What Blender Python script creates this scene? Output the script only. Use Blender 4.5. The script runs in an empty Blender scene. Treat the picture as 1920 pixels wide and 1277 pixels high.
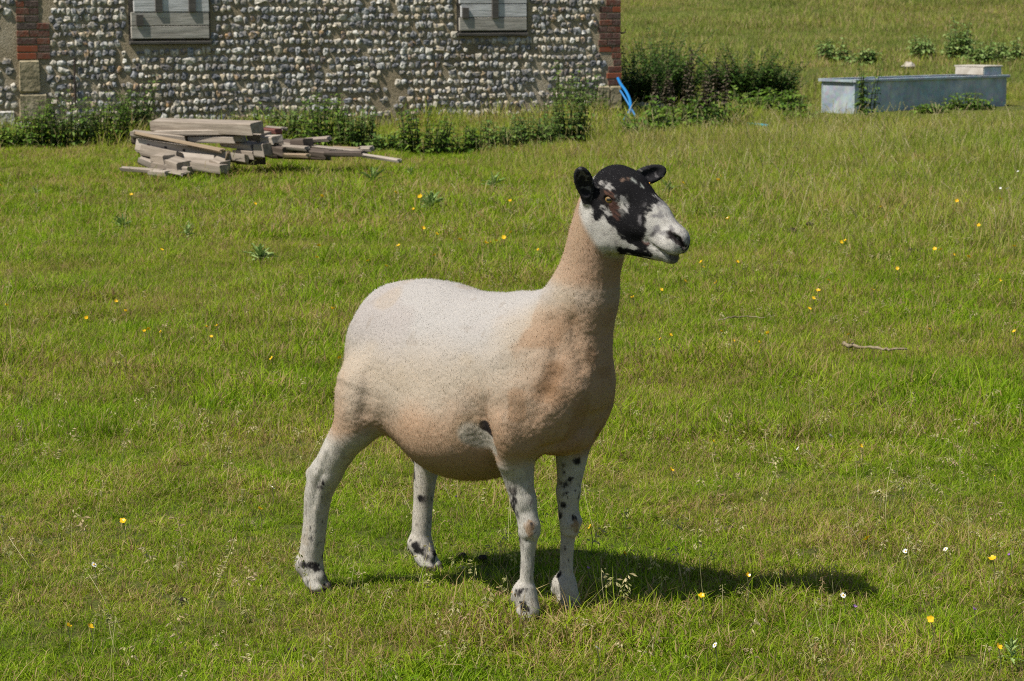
import bpy, math, random
import numpy as np
from mathutils import Vector, Matrix, Euler

C = bpy.context.scene.collection
SC = bpy.context.scene
R = math.radians
rng = np.random.default_rng(7)
random.seed(7)

# ---------------------------------------------------------------- camera, sky, sun, exposure
CAM = Vector((0, 0, 1.4)); FPX = 1920*85/36; PITCH = math.atan(638.5/FPX)
cam = bpy.data.cameras.new('camera'); camo = bpy.data.objects.new('camera', cam); C.objects.link(camo)
camo.location = CAM; camo.rotation_euler = (math.pi/2 - PITCH, 0, 0)
cam.lens = 85; cam.sensor_width = 36; cam.clip_end = 3000; cam.clip_start = .05
cam.dof.use_dof = True; cam.dof.focus_distance = 5.36; cam.dof.aperture_fstop = 18
SC.camera = camo
SUN_TO = Vector((-.63, -.51, 1.13)).normalized()
wd = bpy.data.worlds.new('World'); SC.world = wd; wd.use_nodes = True
nt = wd.node_tree; bg = nt.nodes['Background']
sky = nt.nodes.new('ShaderNodeTexSky'); sky.sky_type = 'NISHITA'; sky.sun_disc = False
sky.sun_elevation = math.asin(SUN_TO.z); sky.sun_rotation = math.atan2(SUN_TO.x, SUN_TO.y)
nt.links.new(sky.outputs[0], bg.inputs[0]); bg.inputs[1].default_value = .065
sl = bpy.data.lights.new('sun', 'SUN'); sl.energy = 4.8; sl.angle = R(.53); sl.color = (1, .95, .87)
so = bpy.data.objects.new('sun', sl); C.objects.link(so); so.location = (-8, -6, 14)
so.rotation_euler = (-SUN_TO).to_track_quat('-Z', 'Y').to_euler()
vs = SC.view_settings; vs.view_transform = 'Standard'; vs.look = 'None'; vs.gamma = 1; vs.use_curve_mapping = False
vs.exposure = 0.40
SC.render.engine = 'CYCLES'
SC.cycles.filter_width = 1.0; SC.cycles.use_denoising = False; SC.cycles.max_bounces = 6; SC.cycles.diffuse_bounces = 3; SC.cycles.transmission_bounces = 4
SC.cycles.transparent_max_bounces = 4

# ---------------------------------------------------------------- small tools
def ray(u, v):
    """direction through a point of the 1920 x 1277 photograph, used as a surveyor's sight line"""
    x = (u - 960)/FPX; y = -(v - 638.5)/FPX
    return np.array([x, math.cos(PITCH) + y*math.sin(PITCH), -math.sin(PITCH) + y*math.cos(PITCH)])
def at(u, v, Y):
    r = ray(u, v); return np.array([0, 0, 1.4]) + r*(Y/r[1])
def smooth(a, b, x):
    t = np.clip((x - a)/(b - a), 0, 1); return t*t*(3 - 2*t)
def hash3(i, j, k, s):
    n = (i.astype(np.int64)*374761393 + j.astype(np.int64)*668265263 + k.astype(np.int64)*2147483647 + s*974634777) & 0xffffffff
    n = ((n ^ (n >> 13))*1274126177) & 0xffffffff
    return ((n ^ (n >> 16)) & 0xffff)/65535.0
def noise3(P, scale, seed=0):
    q = np.asarray(P)*scale; i = np.floor(q).astype(int); f = q - i; f = f*f*(3 - 2*f)
    o = 0
    for a in (0, 1):
        for b in (0, 1):
            for c in (0, 1):
                w = (f[:, 0] if a else 1-f[:, 0])*(f[:, 1] if b else 1-f[:, 1])*(f[:, 2] if c else 1-f[:, 2])
                o = o + w*hash3(i[:, 0]+a, i[:, 1]+b, i[:, 2]+c, seed)
    return o*2 - 1
def zg(x, y):
    """height of the field"""
    x = np.asarray(x, float); y = np.asarray(y, float)
    h = np.clip(y - 32, 0, None); hh = np.clip(h, 0, 90)
    z = .012*hh + .00088*hh*hh*np.where(hh < 60, 1, 1) 
    z = np.where(hh > 70, .012*hh + .00088*(4900 + 140*(hh - 70)) - .0006*(hh-70)**2, z)
    z = z*(.75 + .25*smooth(-10, 15, x)) + .02*np.sin(x*.9 + 1.3)*np.sin(y*.53)*smooth(7, 12, y)
    return z + .05*smooth(14, 24, y)*smooth(2, 6, x)
def gp(u, v):
    r = ray(u, v); t = -1.4/min(r[2], -1e-3)
    for _ in range(25):
        p = np.array([0, 0, 1.4]) + r*t
        e = p[2] - float(zg(p[0], p[1])); t += e/abs(r[2])*.7 if r[2] < 0 else 0
        t = min(max(t, 2), 120)
    p = np.array([0, 0, 1.4]) + r*t; p[2] = float(zg(p[0], p[1])); return p
def props(o, label=None, cat=None, group=None, kind=None):
    if label: o['label'] = label
    if cat: o['category'] = cat
    if group: o['group'] = group
    if kind: o['kind'] = kind
    return o
def mesh(name, V, F, mats=None, sm=False, mi=None):
    me = bpy.data.meshes.new(name)
    V = np.asarray(V, np.float32)
    if isinstance(F, np.ndarray):
        n, k = F.shape
        me.vertices.add(len(V)); me.vertices.foreach_set('co', V.ravel())
        me.loops.add(n*k); me.loops.foreach_set('vertex_index', F.astype(np.int32).ravel())
        me.polygons.add(n); me.polygons.foreach_set('loop_start', np.arange(0, n*k, k, dtype=np.int32))
        me.update(calc_edges=True)
    else:
        me.from_pydata(V.tolist(), [], F); me.update()
    for m in (mats if isinstance(mats, (list, tuple)) else [mats] if mats else []): me.materials.append(m)
    if mi is not None: me.polygons.foreach_set('material_index', np.asarray(mi, np.int32))
    if sm: me.polygons.foreach_set('use_smooth', np.ones(len(me.polygons), bool))
    return me
def obj(name, me, parent=None, loc=(0, 0, 0), rot=(0, 0, 0), scl=None):
    o = bpy.data.objects.new(name, me); C.objects.link(o)
    o.location = loc; o.rotation_euler = rot
    if scl is not None: o.scale = scl if hasattr(scl, '__len__') else (scl,)*3
    if parent: o.parent = parent
    return o
def empty(name, loc=(0, 0, 0), rz=0): return obj(name, None, None, loc, (0, 0, rz))
def fattr(me, name, vals): me.attributes.new(name, 'FLOAT', 'POINT').data.foreach_set('value', np.asarray(vals, np.float32))
def cattr(me, name, cols):
    c = np.ones((len(me.vertices), 4), np.float32); c[:, :3] = cols
    me.attributes.new(name, 'FLOAT_COLOR', 'POINT').data.foreach_set('color', c.ravel())

class MB:
    """collects shapes for ONE mesh"""
    def __init__(s): s.V = []; s.F = []; s.n = 0
    def add(s, V, F):
        V = np.asarray(V, float); s.V.append(V); s.F += [[i + s.n for i in f] for f in F]; s.n += len(V); return s
    def box(s, c, d, rot=None, bev=0.0, jit=0.0):
        """box with chamfered long edges"""
        x, y, z = [k/2 for k in d]; b = min(bev, .45*min(d))
        prof = [(-y, -z+b), (-y, z-b), (-y+b, z), (y-b, z), (y, z-b), (y, -z+b), (y-b, -z), (-y+b, -z)] if b else [(-y, -z), (-y, z), (y, z), (y, -z)]
        k = len(prof); V = [(-x, p, q) for p, q in prof] + [(x, p, q) for p, q in prof]
        F = [[i, (i+1) % k, k+(i+1) % k, k+i] for i in range(k)] + [list(range(k))[::-1], list(range(k, 2*k))]
        V = np.array(V)
        if jit: V = V + np.random.default_rng(int(abs(c[0]*977+c[2]*1733)*100) % 99991).normal(0, jit, V.shape)
        if rot is not None: V = V @ np.array(Matrix(rot) if not isinstance(rot, Euler) else rot.to_matrix()).T
        return s.add(V + np.array(c), F)
    def tube(s, pts, rad, k=6, cap=True):
        pts = np.array(pts, float); rad = np.broadcast_to(rad, len(pts)); n = len(pts); V = []
        for i in range(n):
            t = pts[min(i+1, n-1)] - pts[max(i-1, 0)]; t /= np.linalg.norm(t) + 1e-9
            a = np.cross(t, (0, 0, 1) if abs(t[2]) < .9 else (1, 0, 0)); a /= np.linalg.norm(a); b = np.cross(t, a)
            V += [pts[i] + rad[i]*(a*math.cos(2*math.pi*j/k) + b*math.sin(2*math.pi*j/k)) for j in range(k)]
        F = [[i*k+j, i*k+(j+1) % k, (i+1)*k+(j+1) % k, (i+1)*k+j] for i in range(n-1) for j in range(k)]
        if cap: F += [list(range(k))[::-1], list(range((n-1)*k, n*k))]
        return s.add(V, F)
    def me(s, name, mat=None, sm=False): return mesh(name, np.concatenate(s.V), s.F, mat, sm)

# ---------------------------------------------------------------- materials
class NT:
    def __init__(s, name):
        s.m = bpy.data.materials.new(name); s.m.use_nodes = True; s.t = s.m.node_tree
        s.p = s.t.nodes['Principled BSDF']; s.out = s.t.nodes['Material Output']
    def n(s, kind, **kw):
        x = s.t.nodes.new('ShaderNode' + kind)
        for k, v in kw.items():
            if k.startswith('i_'): x.inputs[k[2:].replace('_', ' ')].default_value = v
            else: setattr(x, k, v)
        return x
    def l(s, a, b): s.t.links.new(a, b)
    def noise(s, scale, detail=3, vec=None, rough=.5):
        x = s.n('TexNoise'); x.inputs['Scale'].default_value = scale; x.inputs['Detail'].default_value = detail; x.inputs['Roughness'].default_value = rough
        if vec is not None: s.l(vec, x.inputs['Vector'])
        return x.outputs['Fac']
    def ramp(s, fac, stops, interp='LINEAR'):
        x = s.n('ValToRGB'); e = x.color_ramp; e.interpolation = interp
        while len(e.elements) < len(stops): e.elements.new(.5)
        for el, (p, c) in zip(e.elements, stops): el.position = p; el.color = (*c, 1) if len(c) == 3 else c
        if fac is not None: s.l(fac, x.inputs[0])
        return x.outputs[0]
    def mix(s, fac, a, b, mode='MIX'):
        x = s.n('Mix', data_type='RGBA', blend_type=mode)
        for sock, v in ((x.inputs[0], fac), (x.inputs[6], a), (x.inputs[7], b)):
            if hasattr(v, 'is_linked'): s.l(v, sock)
            else: sock.default_value = v if not hasattr(v, '__len__') else (*v, 1)
        return x.outputs[2]
    def math(s, op, a, b=0.0):
        x = s.n('Math', operation=op)
        for sock, v in ((x.inputs[0], a), (x.inputs[1], b)):
            if hasattr(v, 'is_linked'): s.l(v, sock)
            else: sock.default_value = v
        return x.outputs[0]
    def attr(s, name): 
        x = s.n('Attribute'); x.attribute_name = name; return x
    def obj(s): return s.n('TexCoord').outputs['Object']
    def pos(s): return s.n('NewGeometry').outputs['Position']
    def bump(s, h, strength=.3, dist=.01):
        x = s.n('Bump'); x.inputs['Strength'].default_value = strength; x.inputs['Distance'].default_value = dist
        s.l(h, x.inputs['Height']); s.l(x.outputs[0], s.p.inputs['Normal'])
    def done(s, col=None, rough=.8, spec=.3):
        if col is not None:
            if hasattr(col, 'is_linked'): s.l(col, s.p.inputs['Base Color'])
            else: s.p.inputs['Base Color'].default_value = (*col, 1)
        s.p.inputs['Roughness'].default_value = rough; s.p.inputs['Specular IOR Level'].default_value = spec
        return s.m
    def leafy(s, col, trans=.35, rough=.55, spec=.25):
        """leaf: the principled surface plus light let through"""
        s.done(col, rough, spec)
        tr = s.n('BsdfTranslucent'); s.l(col, tr.inputs[0])
        mx = s.n('MixShader'); mx.inputs[0].default_value = trans
        s.l(s.p.outputs[0], mx.inputs[1]); s.l(tr.outputs[0], mx.inputs[2]); s.l(mx.outputs[0], s.out.inputs[0]); return s.m

def grass_mat(name, greens, dry, red, scale=.9):
    t = NT(name)
    loc = t.n('ObjectInfo').outputs['Location']; tint = t.attr('tint').outputs['Fac']; rnd = t.n('ObjectInfo').outputs['Random']
    big = t.noise(scale, 3, loc, .6); mid = t.noise(scale*4.5, 2, loc)
    g = t.ramp(t.math('ADD', t.math('MULTIPLY', tint, .62), t.math('MULTIPLY', rnd, .38)), greens)
    patch = t.math('ADD', t.math('MULTIPLY', big, .65), t.math('MULTIPLY', mid, .35))
    # a share of dead blades in each tuft, more of them in the dry patches
    thr = t.ramp(patch, [(.38, (.92,)*3), (.64, (.44,)*3)])
    isdry = t.math('GREATER_THAN', t.attr('dry').outputs['Fac'], thr)
    d = t.mix(t.attr('tint').outputs['Fac'], dry, red)
    yel = t.mix(t.ramp(patch, [(.42, (0,)*3), (.68, (.55,)*3)]), g, (.38, .40, .025))
    col = t.mix(isdry, yel, d)
    col = t.mix(1.0, col, t.ramp(t.noise(scale*3.1, 3, loc, .6), [(.33, (.74,)*3), (.5, (.96,)*3), (.66, (1.1,)*3)]), 'MULTIPLY')
    return t.leafy(col, .45, .6, .12)

GREENS = [(.0, (.050, .120, .005)), (.35, (.165, .288, .008)), (.7, (.285, .410, .016)), (1, (.44, .48, .055))]
M = {}
M['slope'] = grass_mat('slope_grass', [(.0, (.14, .20, .022)), (.4, (.215, .275, .045)), (.8, (.295, .34, .085)), (1, (.40, .41, .17))], (.48, .41, .21), (.38, .25, .11), .2)
M['sorrel'] = grass_mat('sorrel', [(.0, (.16, .15, .03)), (.4, (.30, .22, .07)), (.8, (.40, .26, .12)), (1, (.44, .33, .17))], (.42, .26, .13), (.36, .18, .09), .5)
M['turf'] = grass_mat('turf', GREENS, (.50, .42, .19), (.34, .20, .08))
M['meadow'] = grass_mat('meadow', [(.0, (.165, .255, .012)), (.4, (.245, .325, .034)), (.8, (.335, .39, .07)), (1, (.45, .46, .15))], (.52, .46, .20), (.40, .27, .10), .35)
t = NT('seed_head'); M['seed'] = t.leafy(t.ramp(t.math('ADD', t.math('MULTIPLY', t.attr('tint').outputs['Fac'], .5), t.math('MULTIPLY', t.n('ObjectInfo').outputs['Random'], .5)),
        [(0, (.24, .27, .08)), (.45, (.42, .40, .17)), (.75, (.55, .48, .27)), (1, (.36, .23, .12))]), .3)
def leaf_mat(name, stops, trans=.3, rough=.5):
    t = NT(name)
    f = t.math('ADD', t.math('MULTIPLY', t.attr('tint').outputs['Fac'], .7), t.math('MULTIPLY', t.noise(9, 3, t.pos()), .3))
    return t.leafy(t.ramp(f, stops), trans, rough, .35)
M['nettle'] = leaf_mat('nettle_leaf', [(.1, (.045, .105, .010)), (.5, (.115, .210, .022)), (.9, (.23, .32, .05))])
M['bramble'] = leaf_mat('bramble_leaf', [(.1, (.018, .050, .007)), (.5, (.048, .105, .014)), (.9, (.12, .20, .03))])
M['thistle'] = leaf_mat('thistle_leaf', [(.1, (.10, .18, .035)), (.5, (.19, .29, .075)), (.9, (.32, .40, .14))], .2, .6)
M['tall_weed'] = leaf_mat('weed_leaf', [(.1, (.05, .11, .018)), (.5, (.115, .20, .035)), (.9, (.23, .31, .075))])
M['dock_seed'] = leaf_mat('dock_seed', [(.1, (.055, .045, .030)), (.5, (.105, .085, .055)), (.9, (.19, .15, .10))], .1, .8)
t = NT('stem'); M['stem'] = t.done(t.ramp(t.noise(6, 2, t.pos()), [(.3, (.07, .10, .03)), (.7, (.14, .13, .06))]), .7)

# soil under the sward
t = NT('soil'); q = t.pos()
c = t.ramp(t.noise(.35, 5, q, .6), [(.32, (.07, .11, .012)), (.52, (.11, .145, .018)), (.68, (.17, .16, .04))])
c = t.mix(t.ramp(t.noise(55, 4, q, .7), [(.35, (.0,)*3), (.65, (.75,)*3)]), c, (.075, .055, .03))
t.bump(t.noise(40, 5, q, .7), .9, .03); M['soil'] = t.done(c, .95, .1)

# ---------------------------------------------------------------- the field
def field():
    xs = np.concatenate([np.linspace(-900, -40, 16)[:-1], np.linspace(-40, -8, 18)[:-1], np.linspace(-8, 12, 70)[:-1], np.linspace(12, 60, 28)[:-1], np.linspace(60, 900, 16)])
    ys = np.concatenate([np.linspace(-500, -8, 12)[:-1], np.linspace(-8, 40, 110)[:-1], np.linspace(40, 140, 60)[:-1], np.linspace(140, 1500, 16)])
    X, Y = np.meshgrid(xs, ys); V = np.stack([X.ravel(), Y.ravel(), zg(X, Y).ravel()], 1)
    nx, ny = len(xs), len(ys); i = (np.arange(ny-1)[:, None]*nx + np.arange(nx-1)[None]).ravel()
    props(obj('ground', mesh('ground', V, np.stack([i, i+1, i+1+nx, i+nx], 1), M['soil'], True)), kind='structure')
field()
# ---------------------------------------------------------------- the flint barn
WB = np.array([1.245, 28.0]); WA = np.array([-5.30, 25.0]); WD = (WA - WB)/np.linalg.norm(WA - WB)   # along the wall, leftwards from the brick corner
WN = np.array([-WD[1], WD[0]]); WN = WN if WN[1] < 0 else -WN                                         # out of the wall, towards the field
def wp(u, v):
    r = ray(u, v); k = (WB @ WN)/(r[:2] @ WN); P = np.array([0, 0, 1.4]) + r*k
    return float((P[:2] - WB) @ WD), float(P[2])
def wall_at(tt, z, out=0.0): p = WB + WD*tt + WN*out; return (p[0], p[1], z)
WRZ = math.atan2(-WD[1], -WD[0])          # x of the parts runs right along the wall, y into it

t = NT('lime_mortar'); q = t.pos()
c = t.ramp(t.noise(1.6, 5, q, .65), [(.3, (.25, .20, .125)), (.5, (.37, .305, .205)), (.72, (.49, .43, .32))])
c = t.mix(t.ramp(t.noise(30, 4, q, .7), [(.45, (0,)*3), (.75, (.5,)*3)]), c, (.14, .11, .07))
t.bump(t.noise(45, 5, q, .7), .8, .03); M['mortar'] = t.done(c, .95, .15)
t = NT('flint'); q = t.obj()
rnd = t.math('FRACT', t.math('ADD', t.attr('rnd').outputs['Fac'], t.n('ObjectInfo').outputs['Random']))
cor = t.ramp(rnd, [(0, (.54, .52, .46)), (.2, (.50, .42, .30)), (.38, (.60, .58, .52)), (.52, (.33, .335, .345)), (.60, (.56, .50, .39)), (.74, (.17, .175, .19)), (.84, (.50, .42, .30)), (.94, (.38, .24, .12)), (1, (.60, .59, .55))])
core = t.ramp(t.noise(60, 3, t.pos()), [(.4, (.05, .052, .06)), (.6, (.16, .17, .19))])
c = t.mix(t.ramp(t.math('ADD', t.noise(16, 4, t.pos(), .6), t.math('MULTIPLY', rnd, .12)), [(.53, (0,)*3), (.62, (.85,)*3)]), cor, core)
t.bump(t.noise(60, 3, t.pos()), .4, .01); M['flint'] = t.done(c, .75, .25)
t = NT('brick'); q = t.pos(); rn = t.n('ObjectInfo').outputs['Random']
c = t.ramp(rn, [(0, (.16, .055, .034)), (.25, (.095, .050, .042)), (.42, (.20, .068, .038)), (.6, (.070, .058, .054)), (.75, (.15, .075, .060)), (1, (.115, .05, .04))])
c = t.mix(t.ramp(t.noise(22, 5, q, .7), [(.42, (0,)*3), (.66, (.7,)*3)]), c, (.18, .15, .12))
t.bump(t.noise(60, 4, q), .5, .01); M['brick'] = t.done(c, .9, .2)
t = NT('brick_bright'); q = t.pos()
c = t.mix(t.ramp(t.noise(22, 5, q, .7), [(.45, (0,)*3), (.75, (.5,)*3)]), (.26, .075, .036), (.20, .12, .095)); M['brick_bright'] = t.done(c, .9, .2)
t = NT('quoin_stone'); q = t.pos()
c = t.ramp(t.noise(5, 6, q, .65), [(.3, (.17, .145, .085)), (.5, (.30, .255, .16)), (.7, (.40, .35, .24))]); t.bump(t.noise(14, 5, q), .6, .04); M['ashlar'] = t.done(c, .9, .2)
t = NT('limewash'); q = t.pos()
c = t.ramp(t.noise(7, 6, q, .7), [(.35, (.22, .19, .14)), (.5, (.48, .46, .41)), (.7, (.62, .60, .56))]); t.bump(t.noise(14, 5, q), .8, .05); M['limewash'] = t.done(c, .9, .2)
def wood(name, cols, sx=3.0):
    t = NT(name); mp = t.n('Mapping'); t.l(t.obj(), mp.inputs[0]); mp.inputs['Scale'].default_value = (sx, 26, 26)
    rn = t.n('ObjectInfo').outputs['Random']; add = t.n('VectorMath', operation='ADD'); t.l(mp.outputs[0], add.inputs[0])
    cx = t.n('CombineXYZ'); t.l(t.math('MULTIPLY', rn, 37.0), cx.inputs[0]); t.l(t.math('MULTIPLY', rn, 91.0), cx.inputs[1]); t.l(cx.outputs[0], add.inputs[1])
    g = t.noise(1.0, 6, add.outputs[0], .65)
    c = t.ramp(g, [(.3, cols[0]), (.5, cols[1]), (.72, cols[2])])
    c = t.mix(t.ramp(t.noise(5, 4, t.obj(), .6), [(.4, (0,)*3), (.75, (.55,)*3)]), c, cols[3])
    c = t.mix(.35, c, t.mix(rn, (.62, .62, .62), (1, 1, 1)), 'MULTIPLY')
    t.bump(g, .5, .012); return t.done(c, .85, .2)
M['grey_board'] = wood('grey_board', [(.27, .25, .215), (.41, .385, .335), (.52, .495, .44), (.32, .295, .25)])
M['white_board'] = wood('whitewashed_board', [(.40, .395, .38), (.58, .58, .57), (.68, .68, .67), (.44, .43, .41)])
M['dark_board'] = wood('dark_board', [(.06, .055, .05), (.10, .092, .08), (.15, .14, .125), (.09, .08, .07)])
M['timber'] = wood('weathered_timber', [(.17, .14, .11), (.31, .26, .205), (.45, .39, .32), (.24, .20, .16)])
M['timber_pale'] = wood('bleached_timber', [(.25, .21, .165), (.42, .36, .295), (.55, .49, .42), (.31, .26, .21)])
M['timber_tan'] = wood('tan_timber', [(.19, .13, .08), (.29, .22, .14), (.37, .29, .20), (.24, .17, .11)])
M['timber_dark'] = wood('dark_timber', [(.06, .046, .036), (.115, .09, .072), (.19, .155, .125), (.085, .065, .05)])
M['timber_red'] = wood('red_timber', [(.10, .038, .027), (.16, .06, .045), (.22, .09, .07), (.12, .06, .05)])
t = NT('rusty_iron'); M['iron'] = t.done(t.ramp(t.noise(40, 4, t.pos()), [(.3, (.015, .014, .014)), (.7, (.05, .03, .022))]), .7)

barn = props(empty('flint_barn', wall_at(0, 0), WRZ), 'flint walled barn with boarded windows and red brick corner', 'barn')
IN = Matrix.Rotation(-WRZ, 4, 'Z') @ Matrix.Translation(-Vector(wall_at(0, 0)))
LW, HW = 9.6, 2.7
def wall_obj(name, me, tt, z, out=0, ry=0, par=barn, scl=None, rz=0):
    """tt metres left of the corner, z up, out towards the field; in the barn's own axes x = -tt, y = -out"""
    return obj(name, me, par, (-tt, -out, z), (0, ry, rz), scl)
b = MB(); b.box((-LW/2, .25, HW/2 - .3), (LW, .5, HW + .6)); b.box((-.25, 3.5, HW/2 - .3), (.5, 5.99, HW + .6))
wall_me = b.me('wall', M['mortar']); obj('wall', wall_me, barn)

# what interrupts the flints, in (t, z) on the wall face
w1a, w1b = wp(245, 40)[0], wp(390, 40)[0]; w1z = wp(317, 73)[1]
w2a, w2b = wp(860, 40)[0], wp(985, 40)[0]; w2z = wp(922, 58)[1]
jA, jB = wp(92, 60)[0], wp(31, 60)[0]; jz = wp(60, 112)[1]
def blocked(tt, z):
    if w1b - .06 < tt < w1a + .06 and z > w1z - .075: return True
    if w2b - .06 < tt < w2a + .05 and z > w2z - .075: return True
    if jA - (.02 if z > jz else -.03) < tt < jB + .03: return True
    if tt > jB + .03 and wp(14, 105)[1] < z < wp(14, 22)[1] and tt < jB + .25: return True
    if tt > jB - .1 and z < wp(14, 205)[1]: return True
    return False
CORN = []           # brick courses at the corner: (z, [(t0, t1, bright)])
zc0 = wp(1135, 160)[1]
for i in range(int((HW - zc0)/.0755)):
    z = zc0 + .0755*i + .033
    if i < 3: w = .165 + .02*(i % 2)
    elif i == 3: w = .10
    elif i == 4: w = .12
    elif i < 10: w = .285 - .02*(i % 2)
    else: w = .185 if (i//3) % 2 == 0 else .265
    CORN.append((z, w, i))
def corner_w(z):
    for zz, w, i in CORN:
        if abs(z - zz) < .055: return w + .02
    return .19 if z < zc0 else .2
# mortar patches (repairs) where stones are sunk or missing
PATCH = [(wp(235, 130), .13, .42), (wp(735, 190), .20, .36), (wp(1005, 150), .12, .45), (wp(1085, 190), .2, .12), (wp(290, 225), .2, .1)]
def in_patch(tt, z):
    for (pt, pz), ra, rb in PATCH:
        if ((tt - pt)/ra)**2 + ((z - pz)/rb)**2 < 1: return True
    return False
# flint meshes: lumpy half domes, 36 triangles or so
def flint_shape(k):
    g = np.random.default_rng(100 + k); V = []; n = 8
    sq = g.uniform(.82, 1.05)
    for ring, (rr, y) in enumerate([(1.0, .25), (.96, -.25), (.62, -.72)]):
        for j in range(n):
            a = 2*math.pi*(j + .5*ring)/n; r = rr*(1 + g.normal(0, .15))
            c, s_ = math.cos(a), math.sin(a); pw = .62
            V.append((r*math.copysign(abs(c)**pw, c), y + g.normal(0, .10), r*sq*math.copysign(abs(s_)**pw, s_)))
    V.append((g.normal(0, .15), -.92, g.normal(0, .15)))
    F = []
    for ring in (0, 1):
        for j in range(n):
            a, b_ = ring*n + j, ring*n + (j+1) % n; c_, d_ = a + n, b_ + n
            F += [[a, b_, c_], [b_, d_, c_]] 
    F += [[2*n + j, 2*n + (j+1) % n, 3*n] for j in range(n)]
    return np.array(V)*.5, F
FL = [flint_shape(k) for k in range(14)]
FLM = []
for k, (V, F) in enumerate(FL):
    me = mesh('flint_stone', V, F, M['flint']); fattr(me, 'rnd', np.full(len(V), (k*.618) % 1)); FLM.append(me)
stones = []
g = np.random.default_rng(11)
rows = int((HW + .15)/.0885)
for r_ in range(rows):
    z0 = -.12 + .0885*r_; tt = .04 + g.uniform(0, .05)
    while tt < LW - .05:
        w = float(np.clip(g.normal(.067, .019), .034, .14))
        if g.random() < .03: w = g.uniform(.12, .17)
        tc = tt + w/2; z = z0 + g.normal(0, .007) + .012*math.sin(tc*2.1 + r_)
        tt += w + abs(g.normal(.000, .005))
        if blocked(tc, z) or tc < corner_w(z) + .02: continue
        if in_patch(tc, z) and g.random() < .45: continue
        if g.random() < .03: continue
        h = float(np.clip(g.normal(.080, .011), .050, .098))*(.85 if w < .055 else 1)
        if w < .05 and g.random() < .4:
            h *= .6
        stones.append((tc, z, w*.98, h, g.uniform(.026, .05), g.normal(0, .5), int(g.integers(14))))
def stone_px(s):
    p = np.array(wall_at(s[0], s[1])); k = p[1]; u = 960 + FPX*p[0]/k; v = 638.5 + FPX*math.tan(math.atan((1.4 - p[2])/k) - PITCH)
    return u, v, k
vis = []
for i, s in enumerate(stones):
    u, v, k = stone_px(s)
    hid = v > (205 if u < 700 else 190) or (220 < u < 700 and v > 195)
    if 0 < u < 1150 and 4 < v and not hid: vis.append((s[2]*s[3]/k**2, i))
vis.sort(reverse=True); single = set(i for _, i in vis[:300])
rest = MB(); rr = []
for i, (tc, z, w, h, d, ro, k) in enumerate(stones):
    out = -.003 - .05*d
    if i in single: wall_obj('flint_stone', FLM[k], tc, z, out, ro*.6, scl=(w, d*1.4, h))
    else:
        V = FL[k][0]*np.array([w, d*1.4, h]); c_, s_ = math.cos(ro*.6), math.sin(ro*.6)
        V = np.stack([V[:, 0]*c_ + V[:, 2]*s_, V[:, 1], -V[:, 0]*s_ + V[:, 2]*c_], 1) + np.array([-tc, -out, z])
        rest.add(V, FL[k][1]); rr.append(np.full(len(V), g.random()))
me = rest.me('flint_stones', M['flint']); fattr(me, 'rnd', np.concatenate(rr)); o = obj('flint_stones', me, barn); o['kind'] = 'stuff'

# bricks: every one a piece of its own
bricks = {}
def brick(tt0, tt1, z, out, bright=False, h=.065):
    L = round(abs(tt1 - tt0), 3); key = (L, bright, h)
    if key not in bricks: bricks[key] = MB().box((0, 0, 0), (L, .10, h), bev=.006, jit=.0015).me('brick', M['brick_bright' if bright else 'brick'])
    wall_obj('brick', bricks[key], (tt0 + tt1)/2, z, out - .05, ry=random.uniform(-.008, .008))
for z, w, i in CORN:
    o_ = .012 + random.uniform(-.003, .004)
    s0 = -.012 if i < 5 else .002
    if i == 3: brick(s0, s0 + .10, z, o_); continue
    if w > .24:
        cut = .10 if i % 2 else .165
        brick(s0, s0 + cut, z, o_, i == 11); brick(s0 + cut + .012, s0 + w, z, o_ - .002, i == 5)
    else: brick(s0, s0 + w, z, o_, i in (1, 10, 13, 16))
for i in range(18):     # left jamb
    z = jz + .036 + .0765*i; w = jB - jA; wide = i < 5
    lo = jA if wide else jA + .11
    cut = lo + (jB - lo)*(.62 if i % 2 else .40)
    if i == 1: cut = lo + (jB - lo)*.36
    for a_, b_ in ((lo, cut - .006), (cut + .006, jB)): brick(a_, b_, z, .012 + random.uniform(-.002, .004), i in (0, 1) and a_ > lo)
def block(u0, u1, v0, v1, mat, name='quoin_stone'):
    t0, t1 = wp(u1, v0)[0], wp(u0, v0)[0]; z1, z0 = wp((u0+u1)/2, v0)[1], wp((u0+u1)/2, v1)[1]
    me = MB().box((0, 0, 0), (t1 - t0, .12, z1 - z0), bev=.018, jit=.005).me(name, M[mat]); wall_obj(name, me, (t0+t1)/2, (z0+z1)/2, -.03)
block(35, 72, 113, 174, 'ashlar'); block(36, 86, 176, 226, 'ashlar'); block(28, 56, 228, 262, 'limewash'); block(-12, 26, 208, 262, 'limewash')
block(1120, 1141, 161, 206, 'ashlar', 'plinth_stone'); block(1143, 1163, 161, 206, 'ashlar', 'plinth_stone')
# boarded windows
def shutter(ta, tb, z0, courses, straps):
    """ta > tb: left and right edge; courses bottom up (height, material)"""
    w = ta - tb; sh = obj('window_frame', MB().box((0, .03, .45), (w + .05, .05, .98)).me('window_frame', M['dark_board']), barn, (-(ta+tb)/2, -.005, z0 - .02))
    z = .022
    for h, m, dx in courses:
        obj('plank', MB().box((0, 0, 0), (w - dx, .026, h - .006), bev=.004, jit=.0015).me('plank', M[m]), sh, (dx/2, -.012 - random.uniform(0, .006), z + h/2)); z += h
    for x, z0_, hh in straps: obj('batten', MB().box((0, 0, 0), (.075, .018, hh), bev=.003).me('batten', M['dark_board']), sh, (x*w, -.040, z0_ + hh/2))
    # timber lintel-like sill under the boards
    obj('sill', MB().box((0, 0, 0), (w + .04, .06, .035), bev=.006, jit=.002).me('sill', M['dark_board']), barn, (-(ta+tb)/2, -.008, z0 - .04))
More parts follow.
